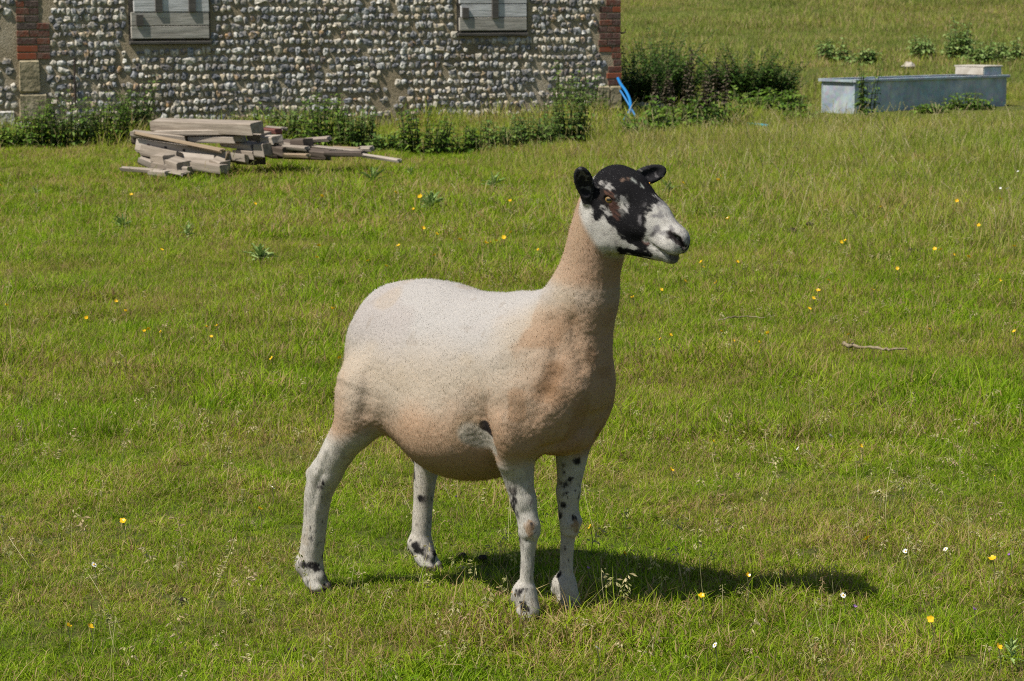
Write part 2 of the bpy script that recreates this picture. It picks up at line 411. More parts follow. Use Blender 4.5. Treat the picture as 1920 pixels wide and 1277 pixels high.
shutter(w1a, w1b, w1z, [(.135, 'grey_board', .0), (.145, 'grey_board', .0), (.15, 'white_board', .03), (.15, 'white_board', .0), (.15, 'white_board', .01), (.14, 'white_board', 0)], [(-.15, .30, .55), (.28, .30, .55), (-.40, .155, .12)])
shutter(w2a, w2b, w2z, [(.15, 'grey_board', .0), (.15, 'white_board', .02), (.15, 'white_board', .0), (.15, 'white_board', .02), (.15, 'white_board', 0), (.13, 'white_board', 0)], [(.02, .16, .7), (-.42, .16, .12)])
tt, z1 = wp(138, 108); _, z0 = wp(138, 200)
obj('cable', MB().tube([(-tt, -.028, z0), (-tt - .004, -.03, (z0+z1)/2), (-tt + .003, -.028, z1)], .009, 6).me('cable', M['iron']), barn)
tt, z1 = wp(1160, 62)
obj('hook', MB().tube([(.0, .02, z1), (.045, .01, z1), (.06, 0, z1 + .01), (.065, 0, z1 + .045)], .012, 6).me('hook', M['iron']), barn)
# ---------------------------------------------------------------- timber pile: every beam a thing of its own
def beam(u1, v1, u2, v2, hpx, Y, yaw, w, mat, label, name='timber_beam', roll=0, extra=None):
    P1 = Vector(at(u1, v1, Y)); y2 = Y
    for _ in range(12):
        P2 = Vector(at(u2, v2, y2)); y2 = Y + (P2.x - P1.x)*math.tan(R(yaw))
    ax = (P2 - P1).normalized(); ay = Vector((-ax.y, ax.x, 0)).normalized(); az = ax.cross(ay)
    L = (P2 - P1).length; h = hpx*Y/FPX*1.14; w = w*1.15
    m = Matrix((ax, ay, az)).transposed() @ Matrix.Rotation(R(roll), 3, 'X')
    b = MB().box((0, 0, 0), (L, w, h), bev=.014, jit=.010)
    if extra == 'bolt_holes':
        pass
    m = m @ Euler((R(random.uniform(-5, 5)), R(random.uniform(-1.5, 1.5)), R(random.uniform(-4, 4)))).to_matrix()
    o = obj(name, b.me(name, M[mat]), None, (P1 + P2)/2 + ay*w/2, m.to_euler())
    props(o, label, 'timber', 'timbers in the old wood pile')
    if extra == 'bolt_holes':
        for f in (-.36, -.17, .03):
            obj('bolt_hole', MB().tube([(0, 0, 0), (0, -.012, 0)], .011, 8).me('bolt_hole', M['iron']), o, (f*L, -w/2 + .004, .012))
    return o
TY = 19.0
beam(280, 237, 474, 241, 21, 19.35, -24, .15, 'timber', 'thick squared grey beam lying on top of the wood pile')
beam(287, 249, 437, 250, 11, 19.30, -22, .14, 'timber_pale', 'pale beam tucked directly below the top beam of the pile')
beam(352, 262, 440, 262, 13, 19.22, -24, .15, 'timber_pale', 'short pale beam with a grey end in the middle of the pile')
beam(243, 253, 345, 262, 13, 19.26, -10, .16, 'timber', 'broad beam jutting out at the upper left of the pile')
beam(250, 252, 412, 283, 6, 19.10, -16, .07, 'timber_tan', 'long thin tan batten slanting down across the pile')
beam(254, 272, 425, 300, 24, 19.12, -12, .07, 'timber_pale', 'wide bleached board with bolt holes across the front of the pile', 'timber_board', -14, 'bolt_holes')
beam(330, 296, 402, 307, 22, 19.02, -16, .07, 'timber_pale', 'whitish board end sloping down at the front of the pile', 'timber_board', -20)
beam(282, 298, 306, 301, 16, 18.84, -34, .12, 'timber', 'small grey block sticking out at the lower left of the pile', 'timber_block')
beam(258, 299, 283, 309, 14, 18.95, -14, .10, 'timber_pale', 'short pale offcut at the left edge of the pile', 'timber_block')
beam(308, 307, 333, 315, 20, 18.78, -36, .13, 'timber', 'square block at the front foot of the pile with its end in shade', 'timber_block')
beam(223, 317, 300, 324, 8, 18.72, -10, .10, 'timber', 'low plank half hidden in grass at the far left foot of the pile', 'timber_plank')
beam(276, 326, 309, 328, 11, 18.58, -14, .12, 'timber_pale', 'flat pale offcut on the grass in front of the pile', 'timber_block')
beam(303, 322, 340, 328, 6, 18.62, -18, .12, 'timber', 'thin dark edged board under the front block', 'timber_plank')
beam(400, 290, 458, 300, 15, 19.05, -14, .07, 'timber', 'ragged broken slab end at the right front of the pile', 'timber_board', -20)
beam(392, 304, 412, 312, 16, 18.86, -38, .10, 'timber', 'short block with its dark end showing low on the pile', 'timber_block')
beam(421, 309, 427, 286, 5, 18.85, -8, .03, 'timber_tan', 'thin stick leaning upright against the pile front', 'timber_stick')
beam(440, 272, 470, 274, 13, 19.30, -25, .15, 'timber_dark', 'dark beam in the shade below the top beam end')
beam(475, 282, 493, 283, 24, 19.05, -30, .11, 'timber', 'square ended beam stub at the right of the pile core', 'timber_block')
beam(488, 263, 512, 264, 15, 19.15, -32, .11, 'timber_pale', 'pale block with a notched top to the right of the top beam', 'timber_block')
beam(487, 246, 516, 248, 10, 19.42, -20, .10, 'timber_red', 'rust red plank end behind the top beam', 'timber_plank')
beam(494, 240, 527, 243, 6, 19.55, -20, .09, 'timber', 'grey plank end showing behind the red plank', 'timber_plank')
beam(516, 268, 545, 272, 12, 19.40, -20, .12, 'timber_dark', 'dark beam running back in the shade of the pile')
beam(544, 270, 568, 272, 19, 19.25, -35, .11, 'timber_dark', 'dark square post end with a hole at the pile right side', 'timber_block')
beam(570, 265, 614, 262, 9, 19.45, -8, .10, 'timber', 'light plank propped up behind the dark post end', 'timber_plank')
beam(525, 277, 572, 280, 8, 19.10, -10, .10, 'timber', 'grey rail below the dark post end', 'timber_plank')
beam(530, 292, 576, 294, 8, 18.85, -8, .07, 'timber_tan', 'tan offcut lying low at the right side of the pile', 'timber_plank')
beam(570, 276, 680, 286, 7, 19.25, -12, .10, 'timber', 'long grey rail trailing off to the right of the pile', 'timber_plank')
beam(606, 289, 678, 291, 10, 19.05, -8, .10, 'timber_dark', 'brown rotten beam under the long grey rail')
beam(677, 292, 746, 303, 7, 19.00, -14, .06, 'timber_pale', 'pale plank end poking out at the far right of the pile', 'timber_plank')
beam(673, 281, 694, 281, 9, 19.20, -10, .09, 'timber', 'small chunk resting on the right end of the long rail', 'timber_block')
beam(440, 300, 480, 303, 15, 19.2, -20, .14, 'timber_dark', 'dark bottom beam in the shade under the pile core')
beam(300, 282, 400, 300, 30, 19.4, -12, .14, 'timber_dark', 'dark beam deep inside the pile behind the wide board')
beam(500, 290, 610, 292, 16, 19.5, -8, .14, 'timber_dark', 'black beam at the back foot of the pile')

beam(262, 283, 330, 297, 20, 18.98, -14, .10, 'timber', 'thick board end under the left of the wide bleached board', 'timber_board', -12)
beam(283, 311, 352, 322, 15, 18.80, -16, .12, 'timber', 'grey beam half sunk in the grass below the square block')
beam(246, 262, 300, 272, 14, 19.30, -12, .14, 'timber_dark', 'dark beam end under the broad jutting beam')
beam(352, 310, 412, 320, 16, 18.80, -20, .12, 'timber', 'low grey beam at the front middle foot of the pile')
beam(436, 288, 474, 292, 16, 19.12, -26, .12, 'timber', 'short beam left of the square ended stub', 'timber_block')
beam(462, 255, 490, 258, 14, 19.25, -26, .13, 'timber', 'grey beam end just under the end of the top beam', 'timber_block')
beam(508, 281, 530, 286, 16, 19.10, -28, .12, 'timber_dark', 'dark stub right of the square ended stub', 'timber_block')
beam(495, 272, 545, 279, 13, 19.30, -18, .13, 'timber', 'grey beam behind the pale notched block')
beam(412, 268, 470, 276, 12, 19.20, -24, .12, 'timber_pale', 'pale beam end in the middle right of the pile')
beam(620, 281, 668, 285, 9, 19.30, -10, .12, 'timber_tan', 'tan board lying behind the long grey rail', 'timber_plank')
beam(560, 285, 612, 290, 12, 19.15, -12, .12, 'timber_dark', 'dark beam below the propped light plank')

# ---------------------------------------------------------------- galvanised drinking trough
t = NT('galvanised_steel'); q = t.obj()
c = t.ramp(t.noise(3.2, 5, q, .62), [(.3, (.22, .27, .33)), (.5, (.38, .44, .50)), (.7, (.55, .60, .63))])
vo = t.n('TexVoronoi'); vo.inputs['Scale'].default_value = 22; t.l(q, vo.inputs['Vector'])
c = t.mix(.18, c, vo.outputs['Color'], 'SOFT_LIGHT')
mp = t.n('Mapping'); mp.inputs['Scale'].default_value = (5, 5, .6); t.l(q, mp.inputs[0])
c = t.mix(t.ramp(t.noise(1.2, 4, mp.outputs[0], .7), [(.5, (0,)*3), (.75, (.5,)*3)]), c, (.30, .28, .22))
t.p.inputs['Metallic'].default_value = .35; M['zinc'] = t.done(c, .55, .4)
t = NT('trough_water'); M['water'] = t.done((.02, .03, .025), .03, .5)
t = NT('lid_and_sunlit_end'); M['lid'] = t.done(t.ramp(t.noise(8, 5, t.obj(), .6), [(.3, (.36, .32, .26)), (.6, (.52, .48, .42)), (.8, (.60, .57, .52))]), .85, .2)  # pale lid colour, also used to paint sunlight on the cover's end
TRZ = R(40); ux, uy = np.array([math.cos(TRZ), math.sin(TRZ)]), np.array([-math.sin(TRZ), math.cos(TRZ)])
TC = np.array([4.165, 29.5]); TL, TW = 2.9, .55; TZ = float(at(1600, 152, 29.5)[2]); TB = float(zg(*TC)) - .03
tr = props(empty('water_trough', (TC[0], TC[1], 0), TRZ), 'long galvanised steel drinking trough standing in the long grass', 'trough')
H = TZ - TB
def panel(name, c, d, mat='zinc', **k): return obj(name, MB().box((0, 0, 0), d, bev=.004, **k).me(name, M[mat]), tr, c)
panel('long_side', (TL/2, .012, TB + H/2), (TL, .016, H)); panel('long_side', (TL/2, TW - .012, TB + H/2), (TL, .016, H))
panel('end_panel', (.011, TW/2, TB + H/2), (.016, TW - .044, H)); panel('end_panel', (TL - .011, TW/2, TB + H/2), (.016, TW - .044, H))
panel('trough_bottom', (TL/2, TW/2, TB + .10), (TL - .04, TW - .05, .012))
for y, d in ((-.008, .05), (TW + .008, .05)): panel('rim', (TL/2, y, TZ + .002), (TL + .05, d, .034))
for x in (-.008, TL + .008): panel('rim', (x, TW/2, TZ + .001), (.05, TW - .036, .031))
for x in (TL*.34, TL*.67): panel('brace', (x, TW/2, TZ - .03), (.04, TW - .05, .02))
panel('water', (TL/2, TW/2, TZ - .085), (TL - .045, TW - .055, .01), 'water')
vb = panel('valve_cover', (TL - .24, TW/2, TZ + .072), (.34, TW - .08, .100), 'zinc', jit=.003)
obj('sunlit_end', MB().box((0, 0, 0), (.012, TW - .095, .094), bev=.003).me('sunlit_end', M['lid']), vb, (-.178, 0, 0))  # paler facing paints the sunlight on the cover's left end
obj('lid', MB().box((0, 0, 0), (.37, TW - .05, .016), bev=.005).me('lid', M['lid']), vb, (0, 0, .060))

# ---------------------------------------------------------------- blue water pipe, rubble, stone
t = NT('blue_plastic'); M['pipe'] = t.done((.012, .17, .44), .5, .4)
def curve_pts(pts, n=6):
    pts = [np.array(p, float) for p in pts]; P = [pts[0]*2 - pts[1]] + pts + [pts[-1]*2 - pts[-2]]; out = []
    for i in range(1, len(P) - 2):
        for k in range(n):
            s = k/n; a, b_, c_, d_ = P[i-1], P[i], P[i+1], P[i+2]
            out.append(.5*(2*b_ + (c_ - a)*s + (2*a - 5*b_ + 4*c_ - d_)*s*s + (3*b_ - a - 3*c_ + d_)*s**3))
    return out + [pts[-1]]
pts = curve_pts([at(1158, 146, 28.0), at(1164, 158, 27.75), at(1174, 172, 27.5), at(1181, 188, 27.3), at(1182, 204, 27.1), at(1175, 219, 26.9), at(1163, 232, 26.7)])
props(obj('water_pipe', MB().tube(pts, .0175, 10).me('water_pipe', M['pipe'], True)), 'thick bright blue plastic pipe bending down beside the brick corner', 'pipe')
pts = curve_pts([at(1163, 170, 27.9), at(1172, 184, 27.8), at(1183, 203, 27.7), at(1190, 215, 27.6), at(1196, 224, 27.5)])
props(obj('water_pipe', MB().tube(pts, .012, 8).me('water_pipe', M['pipe'], True)), 'thin blue pipe behind the thick one at the brick corner', 'pipe')
pts = curve_pts([at(1390, 237, 26.2), at(1400, 233, 26.3), at(1420, 234, 26.2), at(1440, 236, 26.0)])
t = NT('faded_blue_plastic'); M['pipe_faded'] = t.done((.06, .28, .36), .5, .4)
props(obj('water_pipe', MB().tube(pts, .018, 8).me('water_pipe', M['pipe_faded'], True)), 'short faded blue pipe lying in the grass left of the trough', 'pipe')
def rock(name, c, r, mat, seed, label, cat, group=None, rz=0.0):
    g = np.random.default_rng(seed); V = []; n = 10
    rings = [(.75, -.5), (1, 0), (.8, .55), (.4, .85)]
    for rr_, z in rings: V += [(rr_*math.cos(2*math.pi*j/n)*(1 + g.normal(0, .12)), rr_*math.sin(2*math.pi*j/n)*(1 + g.normal(0, .12)), z + g.normal(0, .1)) for j in range(n)]
    V += [(0, 0, .92)]; F = [[k*n + j, k*n + (j+1) % n, (k+1)*n + (j+1) % n, (k+1)*n + j] for k in range(3) for j in range(n)] + [[3*n + j, 3*n + (j+1) % n, 4*n] for j in range(n)]
    return props(obj(name, mesh(name, np.array(V)*np.array(r), F, M[mat]), None, c, (0, 0, rz)), label, cat, group)
t = NT('rubble'); M['rubble'] = t.done(t.ramp(t.noise(9, 5, t.obj(), .65), [(.3, (.22, .19, .15)), (.5, (.40, .36, .30)), (.75, (.52, .49, .44))]), .9, .2)
for i, (u, v, r, lab) in enumerate([(1203, 207, (.13, .10, .10), 'pale rubble stone nearest the blue pipe'), (1234, 211, (.26, .16, .12), 'wide pale lump of rubble right of the blue pipe'),
        (1262, 214, (.13, .10, .07), 'small rubble stone beside the dark seed stalks'), (1222, 201, (.10, .09, .12), 'knobbly rubble stone on top of the wide lump')]):
    p = gp(u, v + 6); rock('rubble_stone', (p[0], p[1], p[2] + r[2]*.5), r, 'rubble', 40 + i, lab, 'stone', 'rubble beside the barn corner')
p = gp(1704, 131); rock('field_stone', (p[0], p[1], p[2] + .06), (.12, .09, .08), 'rubble', 51, 'lone pale stone on the slope above the trough', 'stone')
p = gp(1425, 5); P2 = gp(1412, 4)
props(obj('fallen_log', MB().tube([(p[0]-.55, p[1], p[2] + .12), (p[0], p[1]+.05, p[2] + .14), (p[0]+.5, p[1]+.1, p[2] + .12)], [.06, .07, .05], 8).me('fallen_log', M['timber_pale'], True)), 'pale log lying far up the slope at the top edge', 'log')

# ---------------------------------------------------------------- leafy weeds
def leaf_quad(out, base, d, up, L, W, fold=.25, droop=.3):
    """a folded pointed leaf of four triangles"""
    d = d/np.linalg.norm(d); s = np.cross(d, up); s /= np.linalg.norm(s) + 1e-9; n = np.cross(s, d)
    m = base + d*L*.45 - n*0; tip = base + d*L - up*L*droop
    V = [base, m + s*W/2 + n*W*fold, m - n*0, m - s*W/2 + n*W*fold, tip]
    k = out.n; out.V.append(np.array(V)); out.F += [[k, k+1, k+2], [k, k+2, k+3], [k+1, k+4, k+2], [k+2, k+4, k+3]]; out.n += 5
def plant_meshes(seed, n_stems, spread, height, leaf, pairs, lean=.25, pointed=True, bare=.0):
    g = np.random.default_rng(seed); st = MB(); lf = MB(); tint = []
    for i in range(n_stems):
        a = g.uniform(0, 2*math.pi); rr_ = spread*math.sqrt(g.random()); b0 = np.array([rr_*math.cos(a), rr_*math.sin(a)*.7, -.02])
        h = height*g.choice([g.uniform(.45, .8), g.uniform(.8, 1.12)])*(1 - .35*(rr_/spread)**2); ln = np.array([math.cos(a), math.sin(a), 0])*lean*h*g.uniform(.1, 1) + np.array([g.normal(0, .05), g.normal(0, .05), 0])*h
        pts = [b0, b0 + ln*.35 + [0, 0, h*.5], b0 + ln + [0, 0, h]]; st.tube(pts, [leaf*.07, leaf*.05, leaf*.03], 4, False)
        tn = g.uniform(.1, .9); np_ = max(2, int(pairs*h/height))
        for k in range(np_):
            s = bare + (1 - bare)*(k + .6)/np_; p = (1-s)**2*pts[0] + 2*s*(1-s)*pts[1] + s*s*pts[2]; a0 = k*1.57 + g.uniform(0, .6)
            for q_ in (0, math.pi):
                dd = np.array([math.cos(a0 + q_), math.sin(a0 + q_), g.uniform(.0, .55)]); L = leaf*g.uniform(.7, 1.2)*(1.1 - .5*s)
                leaf_quad(lf, p, dd, np.array([0, 0, 1.]), L, L*(.55 if pointed else .75), .15, g.uniform(.1, .5)); tint += [np.clip(tn + g.normal(0, .18), 0, 1)]*5
    return st, lf, np.array(tint)
WEED = {}; CLEAR = []
BOOST = {'bramble': 1.12}
def weed(kind, u, v, wpx, hpx, label, name, cat, group=None, Y=None, seed=None):
    p = gp(u, v) if Y is None else at(u, v, Y)
    if Y is not None: p[2] = float(zg(p[0], p[1]))
    k = p[1]/FPX; hv_ = random.Random(int(u*7 + v)).uniform(.72, 1.38) if kind == 'nettle' else 1; W, Hh = wpx*k*(.88 if kind == 'nettle' else 1), hpx*k*1.3*hv_*BOOST.get(kind, 1)
    CLEAR.append((p[0], p[1], W*.5))
    spec = {'nettle': (60, .5, 1.0, .16, 11, .25, 'nettle'), 'bramble': (95, .5, .9, .13, 16, .85, 'bramble'), 'thistle_stand': (24, .42, 1.0, .24, 9, .2, 'thistle'), 'dockling': (34, .5, .9, .30, 5, .4, 'nettle'),
            'tall': (20, .4, 1.0, .16, 10, .1, 'tall_weed'), 'low': (60, .5, .75, .22, 4, .4, 'nettle')}[kind]
    n, sp, hh, lf, pr, ln, mat = spec
    lfs = .085*{'nettle': 1.1, 'bramble': 1.35, 'thistle_stand': 2.2, 'dockling': 2.2, 'tall': 1.25, 'low': 1.4}[kind]
    if kind == 'nettle' and random.Random(int(u*3 + v)).random() < .4: mat = 'tall_weed'
    st, lv, tint = plant_meshes(seed or len(WEED) + 300, int(n*(.5 + .7*W)) + 3, W*.5, Hh, lfs, int(pr*(.5 + Hh*.9)) + 1, ln); WEED[len(WEED)] = 1
    r = props(empty(name, tuple(p), 0), label, cat, group)
    obj('stem', st.me('stem', M['stem']), r); me = lv.me('foliage', M[mat]); fattr(me, 'tint', tint); o = obj('foliage', me, r); o['kind'] = 'stuff'
    return r
CLEAR += [(TC[0] + ux[0]*q_ + uy[0]*-.5, TC[1] + ux[1]*q_ - uy[1]*.5, .55) for q_ in np.linspace(-.3, TL + .3, 7)] + [(TC[0] - .35, TC[1] + .2, .5)]
NG = 'nettles growing along the foot of the barn wall'
for u, v, w, h, lab in [(20, 285, 90, 42, 'nettle clump at the left edge below the whitewashed stones'), (75, 282, 100, 75, 'nettle clump below the tall quoin stone of the jamb'), (135, 280, 100, 90, 'dense dark nettle clump below the thin black cable'),
        (200, 278, 100, 88, 'tall nettle clump between the cable and the timber pile'), (255, 262, 70, 78, 'nettle clump rising behind the left end of the timber pile'), (330, 240, 80, 40, 'low nettles peeping over the top beam of the pile'), (415, 240, 100, 48, 'nettles behind the right end of the top beam'),
        (480, 255, 90, 60, 'nettles behind the rust red plank'), (545, 272, 90, 70, 'bright nettle clump behind the propped light plank'), (610, 278, 100, 82, 'bright green clump rising behind the long grey rail'), (668, 280, 80, 70, 'bright clump by the bare mortar patch at the wall foot'),
        (730, 285, 80, 42, 'low clump below the bare mortar strip of the wall'), (790, 292, 110, 62, 'dark green clump right of the pale plank end'), (860, 288, 110, 62, 'nettle clump left of the sheep below the wall middle'), (930, 282, 110, 60, 'nettle clump below the right boarded window'),
        (1000, 275, 110, 62, 'nettle clump on the wall foot left of the corner weeds'), (1060, 268, 100, 70, 'nettle clump behind the sheep near the ear')]:
    weed('nettle', u, v, w, h, lab, 'nettle_clump', 'nettle', NG)
weed('tall', 1060, 238, 60, 95, 'tall weeds climbing the wall left of the brick corner', 'tall_weeds', 'weed', 'tall weeds at the barn corner')
weed('tall', 1100, 232, 70, 80, 'tall loose weeds in front of the plinth stones', 'tall_weeds', 'weed', 'tall weeds at the barn corner')
weed('nettle', 1100, 236, 60, 50, 'bushy weeds just left of the blue pipe', 'tall_weeds', 'weed', 'tall weeds at the barn corner')
CLEAR += [(1.30, 26.9, .35), (1.32, 26.2, .35), (1.36, 25.5, .3)]
BG = 'dark brambles behind the barn corner'
for u, v, w, h, Y, lab in [(1185, 172, 66, 92, 31, 'dark bramble bush hard against the brick corner'), (1226, 170, 66, 98, 31.8, 'tall dark bramble bush right of the brick corner'), (1264, 168, 56, 56, 32.2, 'lower dark bramble bush behind the dark seed stalks'),
        (1362, 163, 50, 50, 32.6, 'small bramble bush beginning the right group of dark bushes'), (1400, 162, 66, 76, 32.4, 'tallest bramble bush in the right group of dark bushes'), (1448, 160, 70, 50, 33, 'last dark bramble bush at the right end of the row')]:
    weed('bramble', u, v, w, h, lab, 'bramble_bush', 'bush', BG, Y)
for u, v, w, h, Y, lab in [(1286, 150, 70, 62, 36, 'lighter green weeds rising between the two groups of dark bushes'), (1335, 148, 60, 40, 37, 'pale weeds in the gap of the dark bushes'), (1245, 130, 60, 60, 38, 'loose weeds behind the tall dark bramble bush')]:
    weed('nettle', u, v, w, h, lab, 'tall_weeds', 'weed', 'weeds among the dark bushes', Y)
TG = 'thistle stands on the slope above the trough'
for u, v, w, h, lab in [(1560, 116, 60, 36, 'thistle stand on the slope above the left end of the trough'), (1618, 124, 60, 28, 'lower thistle stand above the trough middle'), (1735, 116, 50, 46, 'thistle stand left of the tallest one on the slope'), (1800, 116, 60, 62, 'tallest thistle stand above the valve cover of the trough'),
        (1850, 122, 70, 36, 'wide low thistle stand at the right of the slope'), (1895, 118, 50, 40, 'thistle stand near the right edge of the slope')]:
    weed('thistle_stand', u, v, w, h, lab, 'thistle_stand', 'thistle', TG)
for u, v, w, h, lab in [(1425, 222, 100, 38, 'dark leafy dock clump between the seed stalks and the trough'), (1480, 215, 70, 30, 'dock clump just left of the trough end'), (1360, 243, 70, 40, 'dock clump right of the seed stalks by the faded pipe'), (1270, 250, 110, 60, 'dark leafy weed clump below the seed stalks'), (1320, 246, 80, 52, 'leafy weed clump right below the tallest seed stalk')]:
    weed('dockling', u, v, w, h, lab, 'dock_clump', 'dock', 'docks between barn and trough')
for u, v, w, h, lab in [(1215, 258, 90, 46, 'leafy weed clump left of the dark seed stalks'), (1395, 205, 70, 34, 'pale dock clump behind the faded blue pipe'), (1500, 236, 60, 26, 'small dock clump in the grass before the left trough end'), (1335, 205, 70, 30, 'dock clump in front of the rounded bramble bush'), (1455, 196, 60, 26, 'small dock clump behind the leafy dock clump')]:
    weed('dockling', u, v, w, h, lab, 'dock_clump', 'dock', 'docks between barn and trough')
for u, v, w, h, lab in [(1815, 205, 90, 26, 'bright low weeds growing against the right half of the trough'), (1745, 212, 60, 18, 'bright low tuft against the middle of the trough')]:
    weed('low', u, v, w, h, lab, 'low_weeds', 'weed')
weed('tall', 1625, 222, 26, 92, 'single tall weed standing in front of the trough', 'tall_weed', 'weed')
# old flower stalks with whorls, dark brown
def stalk(seed, h):
    g = np.random.default_rng(seed); st = MB(); sd = MB(); ln = g.normal(0, .09, 2)
    pts = [np.array([0, 0, 0.]), np.array([ln[0]*.4*h, ln[1]*.4*h, .5*h]), np.array([ln[0]*h, ln[1]*h, h])]; st.tube(pts, [.010, .008, .005], 5, False)
    lf = MB()
    for k in range(11):
        s = .45 + .055*k; p = (1-s)**2*pts[0] + 2*s*(1-s)*pts[1] + s*s*pts[2]; r_ = .075*(1.15 - s*.75)
        for j in range(14):
            a = g.uniform(0, 6.28); d = np.array([math.cos(a), math.sin(a), g.uniform(-.2, .5)]); leaf_quad(sd, p, d, np.array([0, 0, 1.]), r_*g.uniform(.8, 1.4), r_*.8, .2, .2)
    for k in range(7):
        s = .06 + .06*k; p = (1-s)**2*pts[0] + 2*s*(1-s)*pts[1] + s*s*pts[2]
        for q_ in (0, 3.14):
            a = k*1.57 + q_ + g.uniform(0, .4); leaf_quad(lf, p, np.array([math.cos(a), math.sin(a), .5]), np.array([0, 0, 1.]), .13*g.uniform(.7, 1.2), .05, .2, .5)
    return st, sd, lf
for i, (u, v, h, lab) in enumerate([(1228, 238, 96, 'leftmost dark seed stalk near the rubble'), (1246, 242, 108, 'dark seed stalk second from the rubble'), (1262, 236, 84, 'short dark seed stalk of the left group'), (1283, 250, 130, 'tall dark seed stalk in the middle of the group'),
        (1296, 246, 150, 'tallest dark seed stalk of the group'), (1312, 252, 118, 'dark seed stalk leaning over the dock leaves'), (1327, 244, 100, 'short dark seed stalk right of the tallest'), (1341, 250, 140, 'tall dark seed stalk at the right of the group'), (1356, 246, 122, 'last dark seed stalk next to the faded pipe')]):
    p = gp(u, v); hh = h*p[1]/FPX; st, sd, lf = stalk(700 + i, hh)
    CLEAR.append((p[0], p[1], .12))
    r = props(empty('seed_stalk', tuple(p)), lab, 'weed', 'dark seed stalks left of the trough')
    obj('stem', st.me('stem', M['stem']), r)
    me = sd.me('seed_whorls', M['dock_seed']); fattr(me, 'tint', np.random.default_rng(i).uniform(0, 1, len(me.vertices))); obj('seed_whorls', me, r)
    me = lf.me('leaves', M['tall_weed']); fattr(me, 'tint', np.random.default_rng(i).uniform(0, 1, len(me.vertices))); obj('leaves', me, r)

# thistle rosettes in the pasture, each leaf a piece of its own
def lobed_leaf(seed):
    g = np.random.default_rng(seed); n = 6; V = []; F = []
    for i in range(n + 1):
        s = i/n; w = .16*math.sin(math.pi*min(1, .12 + s*.9))*(1 if i % 2 else .5)*g.uniform(.85, 1.15); z = .28*s - .34*s*s
        V += [(s, -w, z + .05*(i % 2)), (s, 0, z - .015), (s, w, z + .05*(i % 2))]
    for i in range(n):
        for j in (0, 1): F.append([3*i + j, 3*(i+1) + j, 3*(i+1) + j + 1, 3*i + j + 1])
    return np.array(V), F
LFM = []
for k in range(4):
    V, F = lobed_leaf(k); me = mesh('leaf', V, F, M['thistle']); fattr(me, 'tint', np.clip(.3 + .5*V[:, 2]/.07*.3 + .15*k, 0, 1)); LFM.append(me)
PG = 'thistle plants in the pasture'
for i, (u, v, wpx, n, lab) in enumerate([(230, 438, 56, 15, 'small thistle plant in the pasture below the left end of the wood pile'), (352, 452, 52, 13, 'upright thistle plant in the pasture below the middle of the wood pile'), (488, 498, 84, 16, 'low dark thistle plant in the pasture above the sheep rump'),
        (806, 400, 84, 20, 'large thistle plant with yellow flowers beside it behind the sheep back'), (700, 350, 70, 14, 'thistle plant below the right tail of the wood pile'), (770, 338, 44, 9, 'slim thistle plant right of the wood pile tail'), (925, 358, 66, 12, 'pale flat thistle plant left of the sheep ear'),
        (1252, 372, 66, 13, 'pale blurred thistle plant just right of the sheep forehead'), (65, 372, 40, 9, 'little dark thistle plant near the left edge'), (1895, 1262, 70, 14, 'leafy thistle plant in the bottom right corner')]):
    p = gp(u, v); W = wpx*p[1]/FPX*.95; n = int(n*2.2); g = np.random.default_rng(900 + i); CLEAR.append((p[0], p[1], W*.42)); p[2] += .02
    r = props(empty('thistle_plant', tuple(p), g.uniform(0, 6)), lab, 'thistle', PG)
    for k in range(n):
        o = obj('leaf', LFM[k % 4], r, (0, 0, .01 + .03*(k/n)), (g.normal(0, .35), -R(6 + 66*(k/n)**.9 + g.normal(0, 14)), k*2.399 + g.normal(0, .3)), W*.50*(1 - .3*k/n)*g.uniform(.4, 1.15))
# ---------------------------------------------------------------- grass
def blades(seed, n, rad, h, w, lean=.6, levels=3, hvar=.35):
    g = np.random.default_rng(seed)
    a = g.uniform(0, 6.283, n); r = rad*np.sqrt(g.random(n)); b = np.stack([r*np.cos(a), r*np.sin(a), np.full(n, -.008)], 1)
    hh = h*np.clip(g.normal(1, hvar, n), .3, 1.9); az = g.uniform(0, 6.283, n); ln = np.abs(g.normal(lean, lean*.45, n))
    ww = w*g.uniform(.6, 1.25, n); tw = az + math.pi/2 + g.normal(0, .7, n)
    s = np.stack([np.cos(tw), np.sin(tw), np.zeros(n)], 1)*ww[:, None]/2; d = np.stack([np.cos(az), np.sin(az), np.zeros(n)], 1)
    V = []; 
    for k in range(levels):
        f = k/levels; cur = np.sin(ln*f)*f; up = np.cos(ln*f*.9)*f
        c = b + d*(hh*cur)[:, None]; c[:, 2] += hh*up; t = (1 - .55*f*f)
        V += [c - s*t, c + s*t]
    c = b + d*(hh*np.sin(ln))[:, None]; c[:, 2] += hh*np.cos(ln*.95); V.append(c)
    V = np.stack(V, 1); m = V.shape[1]; base = (np.arange(n)*m)[:, None]
    T = []
    for k in range(levels - 1): T += [[2*k, 2*k+1, 2*k+3], [2*k, 2*k+3, 2*k+2]]
    T.append([2*levels-2, 2*levels-1, 2*levels])
    F = (base[:, None, :] + np.array(T)[None]).reshape(-1, 3)
    return V.reshape(-1, 3), F, np.repeat(np.clip(g.beta(2, 2, n), 0, 1), m), np.repeat(g.random(n), m)
def lib(name): return bpy.data.collections.new(name)
def lib_add(col, V, F, tint, dry, mat, name='grass_tuft'):
    me = mesh(name, V, F, M[mat], True); fattr(me, 'tint', tint); fattr(me, 'dry', dry)
    o = bpy.data.objects.new(name, me); col.objects.link(o)
